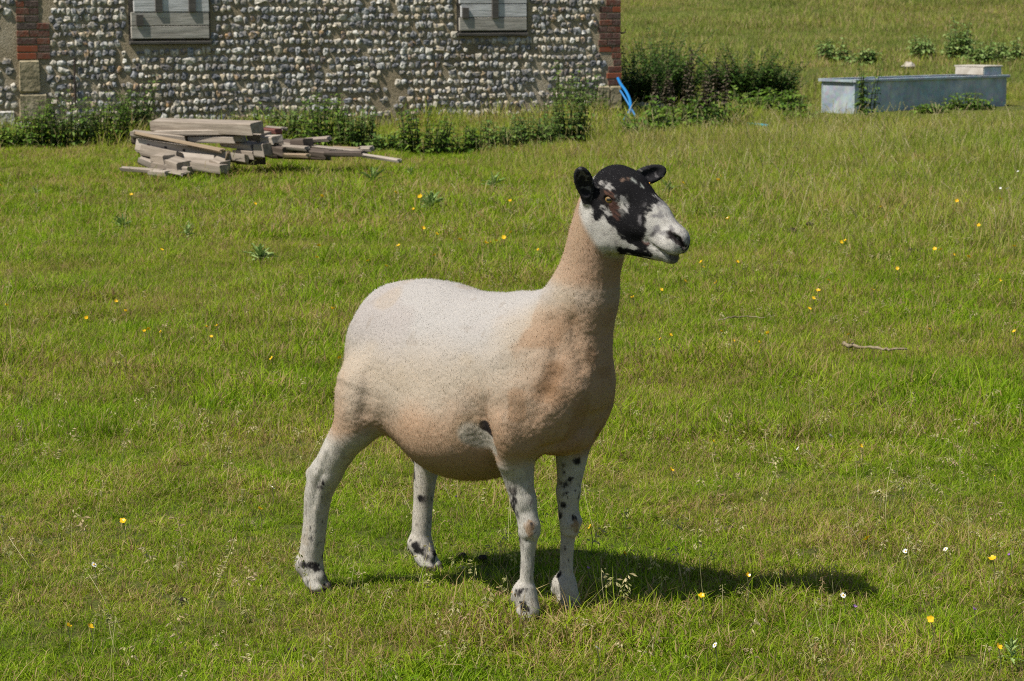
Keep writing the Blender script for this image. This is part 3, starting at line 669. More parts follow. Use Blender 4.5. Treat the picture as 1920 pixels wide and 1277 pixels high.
def spikelet_stalk(seed, h, kind):
    """one flowering grass stalk: thin stem with a drooping or feathery head"""
    g = np.random.default_rng(seed); b = MB(); az = g.uniform(0, 6.28); ln = g.uniform(.1, .5); d = np.array([math.cos(az), math.sin(az), 0])
    P = [d*h*ln*(s**2) + np.array([0, 0, h*s*(1 - .12*ln*s)]) for s in (0, .35, .7, .9, 1)]; w = .0006 if kind == 'brome' else .0012
    sd = np.array([-d[1], d[0], 0])
    for A, B_ in zip(P[:-1], P[1:]): b.add([A - sd*w, A + sd*w, B_ + sd*w, B_ - sd*w], [[0, 1, 2, 3]])
    n = g.integers(6, 11) if kind == 'brome' else 16
    for k in range(n):
        s = g.uniform(.74, 1.0) if kind == 'brome' else .72 + .28*k/n; p = d*h*ln*(s**2) + np.array([0, 0, h*s*(1 - .12*ln*s)])
        a = g.uniform(0, 6.28); e = np.array([math.cos(a), math.sin(a), g.uniform(-.5, .6)])*.6 + d*.5
        if kind == 'brome':
            q = p + e*g.uniform(.004, .018); L = g.uniform(.012, .020); ax = e/np.linalg.norm(e)*.6 + np.array([0, 0, -.35]); W = .0032
        else:
            q = p; L = g.uniform(.010, .022)*(h/.35); ax = e*.5 + np.array([0, 0, .8]); W = .0035*(h/.35)
        ax /= np.linalg.norm(ax); s1 = np.cross(ax, [0, 0, 1.]) + 1e-4; s1 /= np.linalg.norm(s1); s2 = np.cross(ax, s1)
        for sv in (s1, s2): b.add([q, q + ax*L*.45 + sv*W, q + ax*L, q + ax*L*.45 - sv*W], [[0, 1, 2, 3]])
    V = np.concatenate(b.V); F = b.F
    return V, F, np.full(len(V), g.random()), np.full(len(V), .0)
def scatter(name, P, yaw, tilt, scl, vid, col, label, cat='grass'):
    me = bpy.data.meshes.new(name); n = len(P); me.vertices.add(n); me.vertices.foreach_set('co', np.asarray(P, np.float32).ravel())
    rot = np.stack([tilt[:, 0], tilt[:, 1], yaw], 1).astype(np.float32)
    me.attributes.new('rot', 'FLOAT_VECTOR', 'POINT').data.foreach_set('vector', rot.ravel())
    fattr(me, 'scl', scl); me.attributes.new('vid', 'INT', 'POINT').data.foreach_set('value', vid.astype(np.int32)); me.update()
    o = props(obj(name, me), label, cat, None, 'stuff')
    ng = bpy.data.node_groups.new(name, 'GeometryNodeTree')
    ng.interface.new_socket('Geometry', in_out='INPUT', socket_type='NodeSocketGeometry'); ng.interface.new_socket('Geometry', in_out='OUTPUT', socket_type='NodeSocketGeometry')
    N = ng.nodes; gi = N.new('NodeGroupInput'); go = N.new('NodeGroupOutput'); ip = N.new('GeometryNodeInstanceOnPoints'); ci = N.new('GeometryNodeCollectionInfo')
    ci.inputs['Collection'].default_value = col; ci.inputs['Separate Children'].default_value = True; ci.inputs['Reset Children'].default_value = True
    ip.inputs['Pick Instance'].default_value = True
    def na(a, t): 
        x = N.new('GeometryNodeInputNamedAttribute'); x.data_type = t; x.inputs['Name'].default_value = a
        return [s for s in x.outputs if s.enabled and s.name == 'Attribute'][0]
    L = ng.links.new
    L(gi.outputs[0], ip.inputs['Points']); L(ci.outputs[0], ip.inputs['Instance']); L(na('vid', 'INT'), ip.inputs['Instance Index'])
    L(na('rot', 'FLOAT_VECTOR'), ip.inputs['Rotation']); L(na('scl', 'FLOAT'), ip.inputs['Scale']); L(ip.outputs[0], go.inputs[0])
    md = o.modifiers.new('scatter', 'NODES'); md.node_group = ng
    return o
def wedge(n, y0, y1, margin, seed, left=1.0, right=1.0, power=1.0):
    """points over the part of the field in view, with a margin either side"""
    g = np.random.default_rng(seed); y = np.sqrt(y0**2 + (y1**2 - y0**2)*g.random(n)**power)
    hw = .2118*y; x = g.uniform(-1, 1, n); x = np.where(x < 0, x*(hw*left + margin), x*(hw*right + margin))
    k = np.ones(n, bool)
    tt = (np.stack([x, y], 1) - WB) @ WD; dd = (np.stack([x, y], 1) - WB) @ WN
    k &= ~((dd < -.01) & (tt > .0) & (dd > -7)); k &= ~((tt > .5) & (dd < 0))
    L = (np.stack([x, y], 1) - TC) @ ux; Wd = (np.stack([x, y], 1) - TC) @ uy
    k &= ~((L > -.02) & (L < TL + .02) & (Wd > -.02) & (Wd < TW + .02))
    for cx_, cy_, cr_ in CLEAR: k &= ~(((x - cx_)**2 + (y - cy_)**2 < cr_*cr_) & (g.random(n) < .85))
    x, y = x[k], y[k]
    return np.stack([x, y, zg(x, y)], 1), g
def spread(name, n, y0, y1, margin, seed, col, nv, label, s0=.75, s1=1.3, tilt=.12, height=None, keep=None, left=1.0, right=1.0, power=1.0):
    P, g = wedge(n, y0, y1, margin, seed, left, right, power)
    if keep is not None: P = P[g.random(len(P)) < keep(P)]
    n = len(P); s = g.uniform(s0, s1, n)
    if height is not None: s = s*height(P)
    scatter(name, P, g.uniform(0, 6.283, n), g.normal(0, tilt, (n, 2)), s, g.integers(0, nv, n), col, label)

turf = lib('turf_tufts')
for k in range(10): lib_add(turf, *blades(k, 36, .034, .036, .0025, .92), 'turf')
wispy = lib('wispy_tufts')
for k in range(6): lib_add(wispy, *blades(60 + k, 14, .03, .070, .0019, .75), 'turf')
mid = lib('sward_tufts')
for k in range(8): lib_add(mid, *blades(20 + k, 44, .06, .050, .0032, .75), 'turf')
far = lib('pasture_tufts')
for k in range(8): lib_add(far, *blades(30 + k, 50, .11, .070, .0050, .7), 'turf')
long_ = lib('long_tufts')
for k in range(8): lib_add(long_, *blades(40 + k, 44, .11, .125, .0050, .42), 'meadow')
slope = lib('slope_tufts')
for k in range(8): lib_add(slope, *blades(50 + k, 46, .26, .14, .013, .45, 2), 'slope')
brome = lib('brome_stalks')
for k in range(12): lib_add(brome, *spikelet_stalk(500 + k, .11 + .014*k, 'brome'), 'seed', 'seed_stalk')
plume = lib('plume_stalks')
for k in range(10): lib_add(plume, *spikelet_stalk(540 + k, .30 + .025*k, 'plume'), 'seed', 'seed_stalk')

sorrel = lib('sorrel_tufts')
for k in range(6): lib_add(sorrel, *blades(80 + k, 46, .26, .16, .013, .4, 2), 'sorrel')
def patch2(P, sc, seed): return noise3(np.stack([P[:, 0], P[:, 1], 0*P[:, 0]], 1), sc, seed)
hv = lambda P: np.maximum(.62, .82 + .42*patch2(P, 1.3, 3) + .3*patch2(P, 4.1, 4))
spread('grass', 21000, 4.0, 7.6, .75, 1, turf, 10, 'short green pasture grass around the sheep', .7, 1.25, .18, hv)
spread('grass', 2600, 4.0, 7.6, .75, 2, wispy, 6, 'thin longer blades standing among the short grass', .6, 1.25, .2, hv, lambda P: .45 + .5*patch2(P, .9, 8))
spread('grass', 30000, 7.6, 14, .9, 3, mid, 8, 'pasture grass behind the sheep', .75, 1.35, .15, hv)
spread('grass', 5500, 7.6, 15, .9, 4, wispy, 6, 'thin longer blades in the pasture behind the sheep', .8, 1.6, .2, hv, lambda P: .5 + .6*patch2(P, .6, 8))
def near_trough(P):
    """the sward is grazed and trodden short in front of the trough"""
    L = (P[:, :2] - TC) @ ux; d = -((P[:, :2] - TC) @ uy)
    return np.where((L > -1.5) & (L < TL + 1.5), .28 + .72*smooth(1.2, 4.0, d), 1)
right_long = lambda P: smooth(-.6, 2.4, P[:, 0] - .10*(22 - P[:, 1]))*smooth(12.5, 17.5, P[:, 1] + .35*P[:, 0])
spread('grass', 52000, 14, 34, 1.6, 5, far, 8, 'pasture grass in front of the barn', .65, 1.3, .15, lambda P: (.8 + .3*patch2(P, .8, 5) + .2*patch2(P, 2.6, 6))*near_trough(P))
spread('long_grass', 34000, 12.5, 36, 1.6, 6, long_, 8, 'long pale meadow grass in front of the trough', .65, 1.25, .12, lambda P: (.8 + .25*patch2(P, .7, 9))*near_trough(P), lambda P: right_long(P)*.95, .05)
spread('long_grass', 5000, 19, 30, 1.0, 16, long_, 8, 'rank grass straggling out from the foot of the barn wall', .8, 2.0, .2, None, lambda P: smooth(3.4, 1.2, (P[:, :2] - WB) @ WN)*smooth(-.2, .5, patch2(P, 1.1, 17)), 1.1, .3)
spread('long_grass', 60000, 33, 112, 5, 7, slope, 8, 'tall rough grass on the slope behind the barn and trough', .6, 1.3, .12, lambda P: .85 + .35*patch2(P, .25, 10), None, .0, 1.15, .8)
spread('seeding_grass', 950, 4.2, 8, .7, 8, brome, 12, 'dry drooping grass seed heads in the foreground', .35, .9, .25, None, lambda P: .55 + .5*patch2(P, 1.1, 12))
spread('seeding_grass', 2200, 8, 17, .9, 9, brome, 12, 'dry grass seed heads in the pasture behind the sheep', .4, .85, .25, None, lambda P: .5 + .6*patch2(P, .7, 13))
spread('seeding_grass', 9000, 13, 34, 1.2, 10, plume, 10, 'pale feathery seed heads over the long meadow grass',   .38, .68, .15, near_trough, lambda P: right_long(P)*.9, .05)
spread('seeding_grass', 2200, 14, 30, 1.2, 12, plume, 10, 'scattered seed heads in front of the barn',   .25, .5, .2, None, lambda P: .5 + .6*patch2(P, .5, 14), 1, .3)
spread('seeding_grass', 9000, 40, 110, 4, 11, plume, 10, 'feathery seed heads on the upper slope',   .7, 1.3, .12, None, lambda P: smooth(.2, .6, patch2(P, .06, 15) + .5*smooth(4, 12, P[:, 0])), .0, 1.1)

SP = gp(1270, 44)
def sorrel_patch(P): return smooth(1.15, .35, np.sqrt(((P[:, 0] - SP[0])/3.6)**2 + ((P[:, 1] - SP[1])/8)**2) + .5*patch2(P, .4, 21))*.85
spread('sorrel', 30000, 44, 76, 2, 22, sorrel, 6, 'reddish brown sorrel patch on the slope behind the barn corner', .6, 1.15, .12, None, sorrel_patch, .0, 1.0)
# ---------------------------------------------------------------- sheep surface
def smin(a, b, k):
    h = np.clip(0.5 + 0.5*(b - a)/k, 0, 1)
    return b + (a - b)*h - k*h*(1 - h)

class Field:
    """signed distance grid, parts blended in one after the other"""
    def __init__(self, lo, hi, step):
        self.lo = np.array(lo, np.float32); self.step = step
        self.n = np.ceil((np.array(hi) - lo)/step).astype(int) + 1
        self.g = np.full(self.n, 0.2, np.float32)
    def box(self, lo, hi):
        i0 = np.clip(np.floor((np.array(lo) - self.lo)/self.step).astype(int), 0, self.n)
        i1 = np.clip(np.ceil((np.array(hi) - self.lo)/self.step).astype(int) + 1, 0, self.n)
        ax = [self.lo[k] + self.step*np.arange(i0[k], i1[k], dtype=np.float32) for k in range(3)]
        return tuple(slice(a, b) for a, b in zip(i0, i1)), ax[0][:, None, None], ax[1][None, :, None], ax[2][None, None, :]
    def put(self, lo, hi, fn, k=0.02, cut=False):
        m = k*1.5 + 2*self.step
        sl, x, y, z = self.box(np.array(lo) - m, np.array(hi) + m)
        d = fn(x, y, z).astype(np.float32)
        g = self.g[sl]
        self.g[sl] = -smin(-g, d, k) if cut else smin(g, d, k)
    def cone(self, p, r1, q, r2, k=0.02, cut=False):
        p = np.array(p, float); q = np.array(q, float); R = max(r1, r2)
        ba = q - p; L2 = ba @ ba
        def fn(x, y, z):
            t = np.clip(((x-p[0])*ba[0] + (y-p[1])*ba[1] + (z-p[2])*ba[2])/L2, 0, 1)
            dx = x-p[0]-t*ba[0]; dy = y-p[1]-t*ba[1]; dz = z-p[2]-t*ba[2]
            return np.sqrt(dx*dx + dy*dy + dz*dz) - (r1 + (r2-r1)*t)
        self.put(np.minimum(p, q) - R, np.maximum(p, q) + R, fn, k, cut)
    def chain(self, pts, k=0.02):
        P = np.array([list(p) + [r] for p, r in pts], float)
        t = np.concatenate([[0], np.cumsum(np.linalg.norm(np.diff(P[:, :3], axis=0), axis=1))]); n = max(2, int(t[-1]/.014))
        Q = np.stack([pchip(t, P[:, j])(np.linspace(0, t[-1], n + 1)) for j in range(4)], 1)
        def fn(x, y, z):
            best = None
            for a, b in zip(Q[:-1], Q[1:]):
                p, ba = a[:3], b[:3] - a[:3]
                t = np.clip(((x-p[0])*ba[0] + (y-p[1])*ba[1] + (z-p[2])*ba[2])/(ba @ ba), 0, 1)
                d = np.sqrt((x-p[0]-t*ba[0])**2 + (y-p[1]-t*ba[1])**2 + (z-p[2]-t*ba[2])**2) - (a[3] + (b[3]-a[3])*t)
                best = d if best is None else np.minimum(best, d)
            return best
        r = Q[:, 3:].max(); self.put(Q[:, :3].min(0) - r, Q[:, :3].max(0) + r, fn, k)
    def ell(self, c, r, ax=None, k=0.02, cut=False):
        c = np.array(c, float); r = np.array(r, float)
        ax = np.eye(3) if ax is None else np.array(ax, float)
        def fn(x, y, z):
            dx, dy, dz = x-c[0], y-c[1], z-c[2]
            k0 = 0; k1 = 0
            for i in range(3):
                e = (dx*ax[i][0] + dy*ax[i][1] + dz*ax[i][2])/r[i]
                k0 = k0 + e*e; k1 = k1 + (e/r[i])**2
            k0 = np.sqrt(k0); k1 = np.sqrt(k1)
            return k0*(k0 - 1)/np.maximum(k1, 1e-6)
        R = r.max()
        self.put(c - R, c + R, fn, k, cut)
    def surface(self):
        g = self.g; s = (g < 0)
        n = np.array(g.shape)
        c = np.zeros(n - 1, np.int8)
        for i in (0, 1):
            for j in (0, 1):
                for k in (0, 1):
                    c += s[i:n[0]-1+i, j:n[1]-1+j, k:n[2]-1+k]
        cells = np.argwhere((c > 0) & (c < 8))
        idx = np.full(n - 1, -1, np.int32); idx[tuple(cells.T)] = np.arange(len(cells))
        acc = np.zeros((len(cells), 3)); cnt = np.zeros(len(cells))
        cor = [(i, j, k) for i in (0, 1) for j in (0, 1) for k in (0, 1)]
        val = {o: g[cells[:, 0]+o[0], cells[:, 1]+o[1], cells[:, 2]+o[2]] for o in cor}
        for o in cor:
            for a in range(3):
                if o[a] == 0:
                    p = list(o); p[a] = 1; p = tuple(p)
                    va, vb = val[o], val[p]
                    m = (va < 0) != (vb < 0)
                    t = np.where(m, va/np.where(m, va - vb, 1), 0)
                    pt = np.tile(np.array(o, float), (len(cells), 1)); pt[:, a] += t
                    acc[m] += pt[m]; cnt[m] += 1
        V = self.lo + self.step*(cells + acc/cnt[:, None])
        F = []
        for a in range(3):
            b, d = (a + 1) % 3, (a + 2) % 3
            lo = [slice(None)]*3; hi = [slice(None)]*3
            lo[a] = slice(0, -1); hi[a] = slice(1, None)
            e = np.argwhere(s[tuple(lo)] != s[tuple(hi)])
            e = e[(e[:, b] > 0) & (e[:, d] > 0) & (e[:, b] < n[b]-1) & (e[:, d] < n[d]-1)]
            inside = s[tuple(e.T)]
            def at(db, dd):
                q = e.copy(); q[:, b] += db; q[:, d] += dd
                return idx[tuple(q.T)]
            q = np.stack([at(-1, -1), at(0, -1), at(0, 0), at(-1, 0)], 1)
            q[~inside] = q[~inside][:, ::-1]
            F.append(q)
        return V, np.concatenate(F)

def relax(V, F, n):
    E = np.concatenate([F[:, [i, (i+1) % 4]] for i in range(4)])
    c = np.bincount(E[:, 0], minlength=len(V)) + np.bincount(E[:, 1], minlength=len(V))
    for it in range(n):
        for lam in (.6, -.55):
            A = np.zeros_like(V)
            for k in range(3):
                A[:, k] = np.bincount(E[:, 0], V[E[:, 1], k], len(V)) + np.bincount(E[:, 1], V[E[:, 0], k], len(V))
            V = V + lam*(A/c[:, None] - V)
    return V

HEAD_O = np.array([.532, -.012, .976]); HS = 1.0
_y, _p = math.radians(8), math.radians(30)
HEAD_F = np.array([math.cos(_p)*math.cos(_y), math.cos(_p)*math.sin(_y), -math.sin(_p)])
HEAD_L = np.array([-math.sin(_y), math.cos(_y), 0])
HEAD_U = np.array([math.sin(_p)*math.cos(_y), math.sin(_p)*math.sin(_y), math.cos(_p)])
HEAD_AX = [HEAD_F, HEAD_L, HEAD_U]
def hp(f, l, u): return HEAD_O + HS*(f*HEAD_F + l*HEAD_L + u*HEAD_U)

def pchip(xs, ys):
    xs = np.array(xs, float); ys = np.array(ys, float)
    h = np.diff(xs); d = np.diff(ys)/h
    m = np.zeros_like(ys); m[0] = d[0]; m[-1] = d[-1]
    m[1:-1] = np.where(d[1:]*d[:-1] > 0, 2*d[1:]*d[:-1]/np.where(d[1:]+d[:-1] == 0, 1, d[1:]+d[:-1]), 0)
    def f(x):
        i = np.clip(np.searchsorted(xs, x) - 1, 0, len(h) - 1); t = np.clip((x - xs[i])/h[i], 0, 1)
        return ((1+2*t)*(1-t)**2*ys[i] + t*(1-t)**2*h[i]*m[i] + t*t*(3-2*t)*ys[i+1] + t*t*(t-1)*h[i]*m[i+1])
    return f

def sheep_surface(step):
    S = Field((-.40, -.32, -.03), (.80, .32, 1.11), step)
    # trunk: spine line, belly line and half width along the body
    T = np.array([(-.215, .655, .560, .055), (-.19, .693, .51, .09), (-.15, .724, .46, .118), (-.10, .745, .425, .14),
        (-.04, .756, .378, .166), (.04, .753, .342, .190), (.13, .739, .322, .200), (.20, .742, .336, .186),
        (.26, .75, .372, .160), (.31, .752, .405, .142), (.36, .735, .418, .130), (.41, .70, .435, .112), (.435, .665, .465, .092), (.452, .635, .49, .065), (.458, .61, .515, .05)])
    ft, fb, fw = (pchip(T[:, 0], T[:, i]) for i in (1, 2, 3))
    def trunk(x, y, z):
        xx = np.clip(x, -.215, .458)
        t, b, w = ft(xx), fb(xx), fw(xx)
        c = b + (t - b)*.44; zz = z - c
        h = np.where(zz > 0, t - c, c - b)
        e = zz/h
        wz = w*(1 - .16*np.clip(e, -1, 1))
        k0 = np.sqrt((y/wz)**2 + e*e)
        k1 = np.sqrt((y/wz**2)**2 + (e/h)**2)
        d = k0*(k0-1)/np.maximum(k1, 1e-4)
        e = np.abs(x - xx)
        return np.where(e > 0, np.sqrt(np.maximum(d, 0)**2 + e*e) , d)
    S.put((-.23, -.24, .28), (.48, .24, .78), trunk, .02)
    # rump, thighs, shoulders, chest
    S.ell((-.138, 0, .62), (.083, .10, .105), k=.05)
    S.ell((-.222, 0, .635), (.020, .026, .045), k=.025)
    for q in (-1, 1):
        S.ell((-.105, q*.083, .545), (.098, .068, .14), k=.05)
        S.ell((-.03, q*.12, .50), (.07, .05, .09), k=.06)
        S.ell((.325, q*.098, .545), (.08, .058, .15), ax=[(.96, 0, .28), (0, 1, 0), (-.28, 0, .96)], k=.05)
        S.ell((.395, q*.068, .515), (.055, .045, .07), k=.05)
        S.ell((.325, q*.086, .47), (.062, .05, .07), k=.04)
    S.ell((.415, 0, .555), (.052, .085, .09), k=.05)
    S.ell((.375, 0, .440), (.075, .075, .055), k=.04)
    S.ell((.125, 0, .43), (.16, .205, .125), k=.05)
    # near hind leg (stretched back) and far hind leg
    S.chain([((-.10, -.125, .50), 0.0853), ((-.115, -.15, .43), 0.0593), ((-.155, -.16, .372), 0.0426), ((-.205, -.167, .296), 0.0348)], .03)
    S.chain([((-.205, -.167, .296), 0.0379), ((-.232, -.168, .235), 0.0328), ((-.243, -.168, .165), 0.0282), ((-.256, -.168, .095), 0.0282), ((-.264, -.168, .070), 0.0333)], .012)
    S.cone((-.215, -.167, .30), .024, (-.246, -.167, .288), .019, .012)
    S.chain([((-.10, .125, .50), .08), ((-.105, .15, .43), .055), ((-.135, .16, .36), .040), ((-.178, .166, .29), .032)], .03)
    S.chain([((-.178, .166, .29), 0.0347), ((-.192, .167, .235), 0.0286), ((-.200, .167, .165), 0.0241), ((-.206, .167, .095), 0.0241), ((-.210, .167, .066), 0.0302)], .012)
    S.cone((-.185, .166, .29), .022, (-.216, .166, .284), .017, .012)
    # front legs
    S.chain([((.335, -.098, .53), .070), ((.326, -.100, .46), .060), ((.313, -.092, .40), .0455), ((.314, -.082, .345), .0355), ((.325, -.076, .285), .0268)], .022)
    S.chain([((.325, -.076, 0.285), 0.0281), ((.336, -.075, 0.245), 0.0243), ((.341, -.075, 0.222), 0.0261), ((.338, -.075, 0.195), 0.0200), ((.336, -.075, 0.150), 0.0153), ((.333, -.075, 0.105), 0.0153), ((.326, -.075, 0.075), 0.0243)], .010)
    S.chain([((.345, .096, .53), .068), ((.340, .092, .46), .058), ((.340, .082, .40), .043), ((.341, .074, .345), .033), ((.338, .069, .285), .025)], .022)
    S.chain([((.338, .069, 0.285), 0.0275), ((.338, .068, 0.235), 0.0231), ((.345, .068, 0.210), 0.0246), ((.338, .068, 0.180), 0.0166), ((.334, .068, 0.130), 0.0151), ((.333, .068, 0.095), 0.0161), ((.327, .068, 0.068), 0.0248)], .010)
    # pasterns, cloven hooves, dew claws
    for (a, s, z, dx) in ((-.266, -.168, .068, .030), (-.212, .167, .066, .030), (.327, -.075, .073, .016), (.328, .068, .066, .016)):
        S.cone((a, s, z), .0265, (a + dx*.7, s, .036), .0265, .012)
        for q in (-1, 1):
            S.cone((a + dx*.6, s + q*.012, .034), .0175, (a + dx*1.4, s + q*.0135, .012), .0150, .004)
            S.cone((a + dx*1.2, s + q*.0135, .010), .0145, (a + dx*1.9, s + q*.0135, .003), .010, .004)
            S.ell((a - .022, s + q*.010, z - .014), (.009, .007, .010), k=.006)
    # neck
    S.chain([((.36, 0, .60), .118), ((.398, 0, .69), .092), ((.437, 0, .765), .078), ((.461, -.002, .83), .0685), ((.481, -.004, .89), .066), ((.500, -.005, .945), .064)], .045)
    S.cone((.42, 0, .57), .055, (.458, 0, .74), .040, .05)
    # head
    H = HEAD_AX
    def SE(c, r, ax=H, k=.02, cut=False): S.ell(c, np.array(r)*HS, ax, k, cut)
    def SC(p, r1, q, r2, k=.02, cut=False): S.cone(p, r1*HS, q, r2*HS, k, cut)
    SE(hp(-.004, 0, .010), (.058, .054, .060), k=.025)
    SC(hp(.028, 0, .030), .042, hp(.10, 0, .012), .034, .02)
    SC(hp(.10, 0, .012), .035, hp(.170, 0, .000), .026, .02)
    SC(hp(.06, 0, -.028), .046, hp(.160, 0, -.012), .032, .02)
    for q in (-1, 1):
        SE(hp(.034, q*.030, -.044), (.058, .026, .048), k=.025)
        SC(hp(.045, q*.022, -.083), .024, hp(.145, q*.010, -.044), .021, .02)
        SE(hp(.013, q*.040, .014), (.030, .018, .024), k=.015)
        SE(hp(.072, q*.032, -.012), (.045, .018, .022), k=.02)
    SE(hp(.172, 0, -.003), (.030, .0335, .028), k=.014)
    for q in (-1, 1): SE(hp(.166, q*.018, -.014), (.030, .020, .016), k=.012)
    SE(hp(.167, 0, -.040), (.032, .026, .0165), k=.010)
    # mouth slit, lips, nostrils
    for q in (-1, 1):
        pts = [hp(.132, q*.0385, -.028), hp(.148, q*.036, -.0305), hp(.168, q*.033, -.030), hp(.186, q*.023, -.027), hp(.199, q*.004, -.024)]
        for a, b in zip(pts[:-1], pts[1:]): SC(a, .0046, b, .0046, .0025, cut=True)
        SC(hp(.164, q*.0325, .015), .0045, hp(.186, q*.0225, .010), .0078, .003, cut=True)
        SC(hp(.186, q*.0225, .010), .0065, hp(.199, q*.008, -.001), .0036, .003, cut=True)
    SC(hp(.206, 0, -.002), .0022, hp(.201, 0, -.024), .0030, .003, cut=True)
    # eye sockets and lids
    for q in (-1, 1):
        SE(hp(.013, q*.060, .006), (.0145, .012, .0105), k=.005, cut=True)
        for k in range(12):
            t0, t1 = 2*math.pi*k/12, 2*math.pi*(k+1)/12
            def rim(t): return hp(.013 + .0135*math.cos(t), q*(.0555 - .003*math.cos(t)), .006 + .0095*math.sin(t) - .002*math.cos(t))
            SC(rim(t0), .0030, rim(t1), .0030, .003)
        SC(hp(-.004, q*.055, .017), .004, hp(.026, q*.053, .020), .005, .006)
    # ears: a cupped leaf each
    for q, d, w in ((-1, EAR_NEAR[0], EAR_NEAR[1]), (1, EAR_FAR[0], EAR_FAR[1])):
        d = np.array(d, float); d /= np.linalg.norm(d); w = np.array(w, float); w -= d*(w @ d); w /= np.linalg.norm(w); t = np.cross(d, w)
        if t @ np.array([.64, -.77, 0]) < 0: t = -t          # t points out of the ear's mouth
        b = hp(-.032, -.050, -.022) if q < 0 else hp(-.010, .046, .030)
        S.cone(b, .016, b + d*.03, .014, .012)
        S.ell(b + d*.048, (.041, .0205, .0095), [d, w, t], .008)
        S.ell(b + d*.053 + t*.0110, (.035, .0152, .0100), [d, w, t], .004, cut=True)
    V, F = S.surface()
    return relax(V, F, 5), F
EAR_NEAR = ((.13, -.48, .72), (.766, .643, 0))
EAR_FAR = ((.55, .72, .27), (-.30, -.25, .85))

EAR_B = [hp(-.032, -.050, -.022), hp(-.010, .046, .030)]; EAR_D = [np.array(e[0])/np.linalg.norm(e[0]) for e in (EAR_NEAR, EAR_FAR)]
EYE = (.011, .0475, .005)
def seg_dist(P, pts):
    best = np.full(len(P), 9.)
    pts = [np.array(p, float) for p in pts]
    if len(pts) == 1: return np.linalg.norm(P - pts[0], axis=1)
    for a, b in zip(pts[:-1], pts[1:]):
        ab = b - a; q = np.clip(((P - a) @ ab)/(ab @ ab), 0, 1); best = np.minimum(best, np.linalg.norm(P - a - q[:, None]*ab, axis=1))
    return best
def vert_normals(V, F):
    n = np.cross(V[F[:, 2]] - V[F[:, 0]], V[F[:, 3]] - V[F[:, 1]]); N = np.zeros_like(V)
    for k in range(4):
        for j in range(3): N[:, j] += np.bincount(F[:, k], n[:, j], len(V))
    return N/(np.linalg.norm(N, axis=1)[:, None] + 1e-12)
def sculpt(V, F):
    """skin folds and muscle edges pressed into or raised out of the skin"""
    N = vert_normals(V, F); m = V.copy(); m[:, 1] = -np.abs(V[:, 1])
    D = np.zeros(len(V))
    def fold(pts, depth, w):
        nonlocal D
        D -= depth*np.exp(-(seg_dist(m, pts)/w)**2)
    fold([(.285, -.170, .516), (.280, -.160, .478), (.294, -.152, .44)], .007, .014)
    fold([(.255, -.195, .60), (.262, -.195, .53), (.268, -.175, .46), (.275, -.16, .41)], .015, .022)     # behind the shoulder
    fold([(.300, -.165, .60), (.300, -.165, .50), (.320, -.150, .44)], -.009, .040)
    fold([(-.052, -.182, .55), (-.046, -.190, .51), (-.058, -.189, .462)], .007, .018)                    # stifle fold
    fold([(-.085, -.18, .53), (-.09, -.19, .46)], -.006, .03)
    fold([(.437, -.095, .63), (.437, -.105, .59), (.424, -.121, .545)], .007, .022)                      # neck meets shoulder
    fold([(.408, -.090, .70), (.428, -.093, .66)], .005, .014)
    fold([(.46, -.07, .70), (.475, -.075, .64), (.478, -.06, .60)], .005, .014)
    fold([(.395, -.09, .41), (.419, -.06, .425), (.444, -.02, .455)], .008, .016)                        # brisket
    fold([(.345, -.16, .48), (.345, -.145, .42), (.318, -.125, .375)], -.010, .026)
    fold([(-.185, -.2, .30), (-.205, -.2, .27), (-.215, -.2, .22)], .004, .009)                           # hollow above the hock
    fold([(-.17, -.2, .36), (-.20, -.2, .30)], -.004, .008)
    fold([(-.242, -.195, .24), (-.252, -.195, .12)], .0025, .005); fold([(-.215, -.192, .24), (-.225, -.190, .11)], -.002, .006)      # tendons of the hocks and cannons
    fold([(.325, -.10, .20), (.322, -.10, .10)], .0025, .004); fold([(.345, -.092, .195), (.340, -.092, .10)], -.0018, .006)
    fold([(.355, -.093, .235), (.357, -.09, .218)], -.0045, .010); fold([(.350, -.095, .198)], .003, .008); fold([(.35, -.10, .262)], .003, .012)
    # shorn wool: faint clipper ridges and lumps
    wool = smooth(.36, .44, V[:, 2])*(1 - smooth(.80, .92, V[:, 2]))
    D += wool*(-.003 + .0012*noise3(V, 22, 3) + .0007*noise3(V, 60, 4) + (.0007)*noise3(V, 150, 6))
    return V + N*D[:, None]
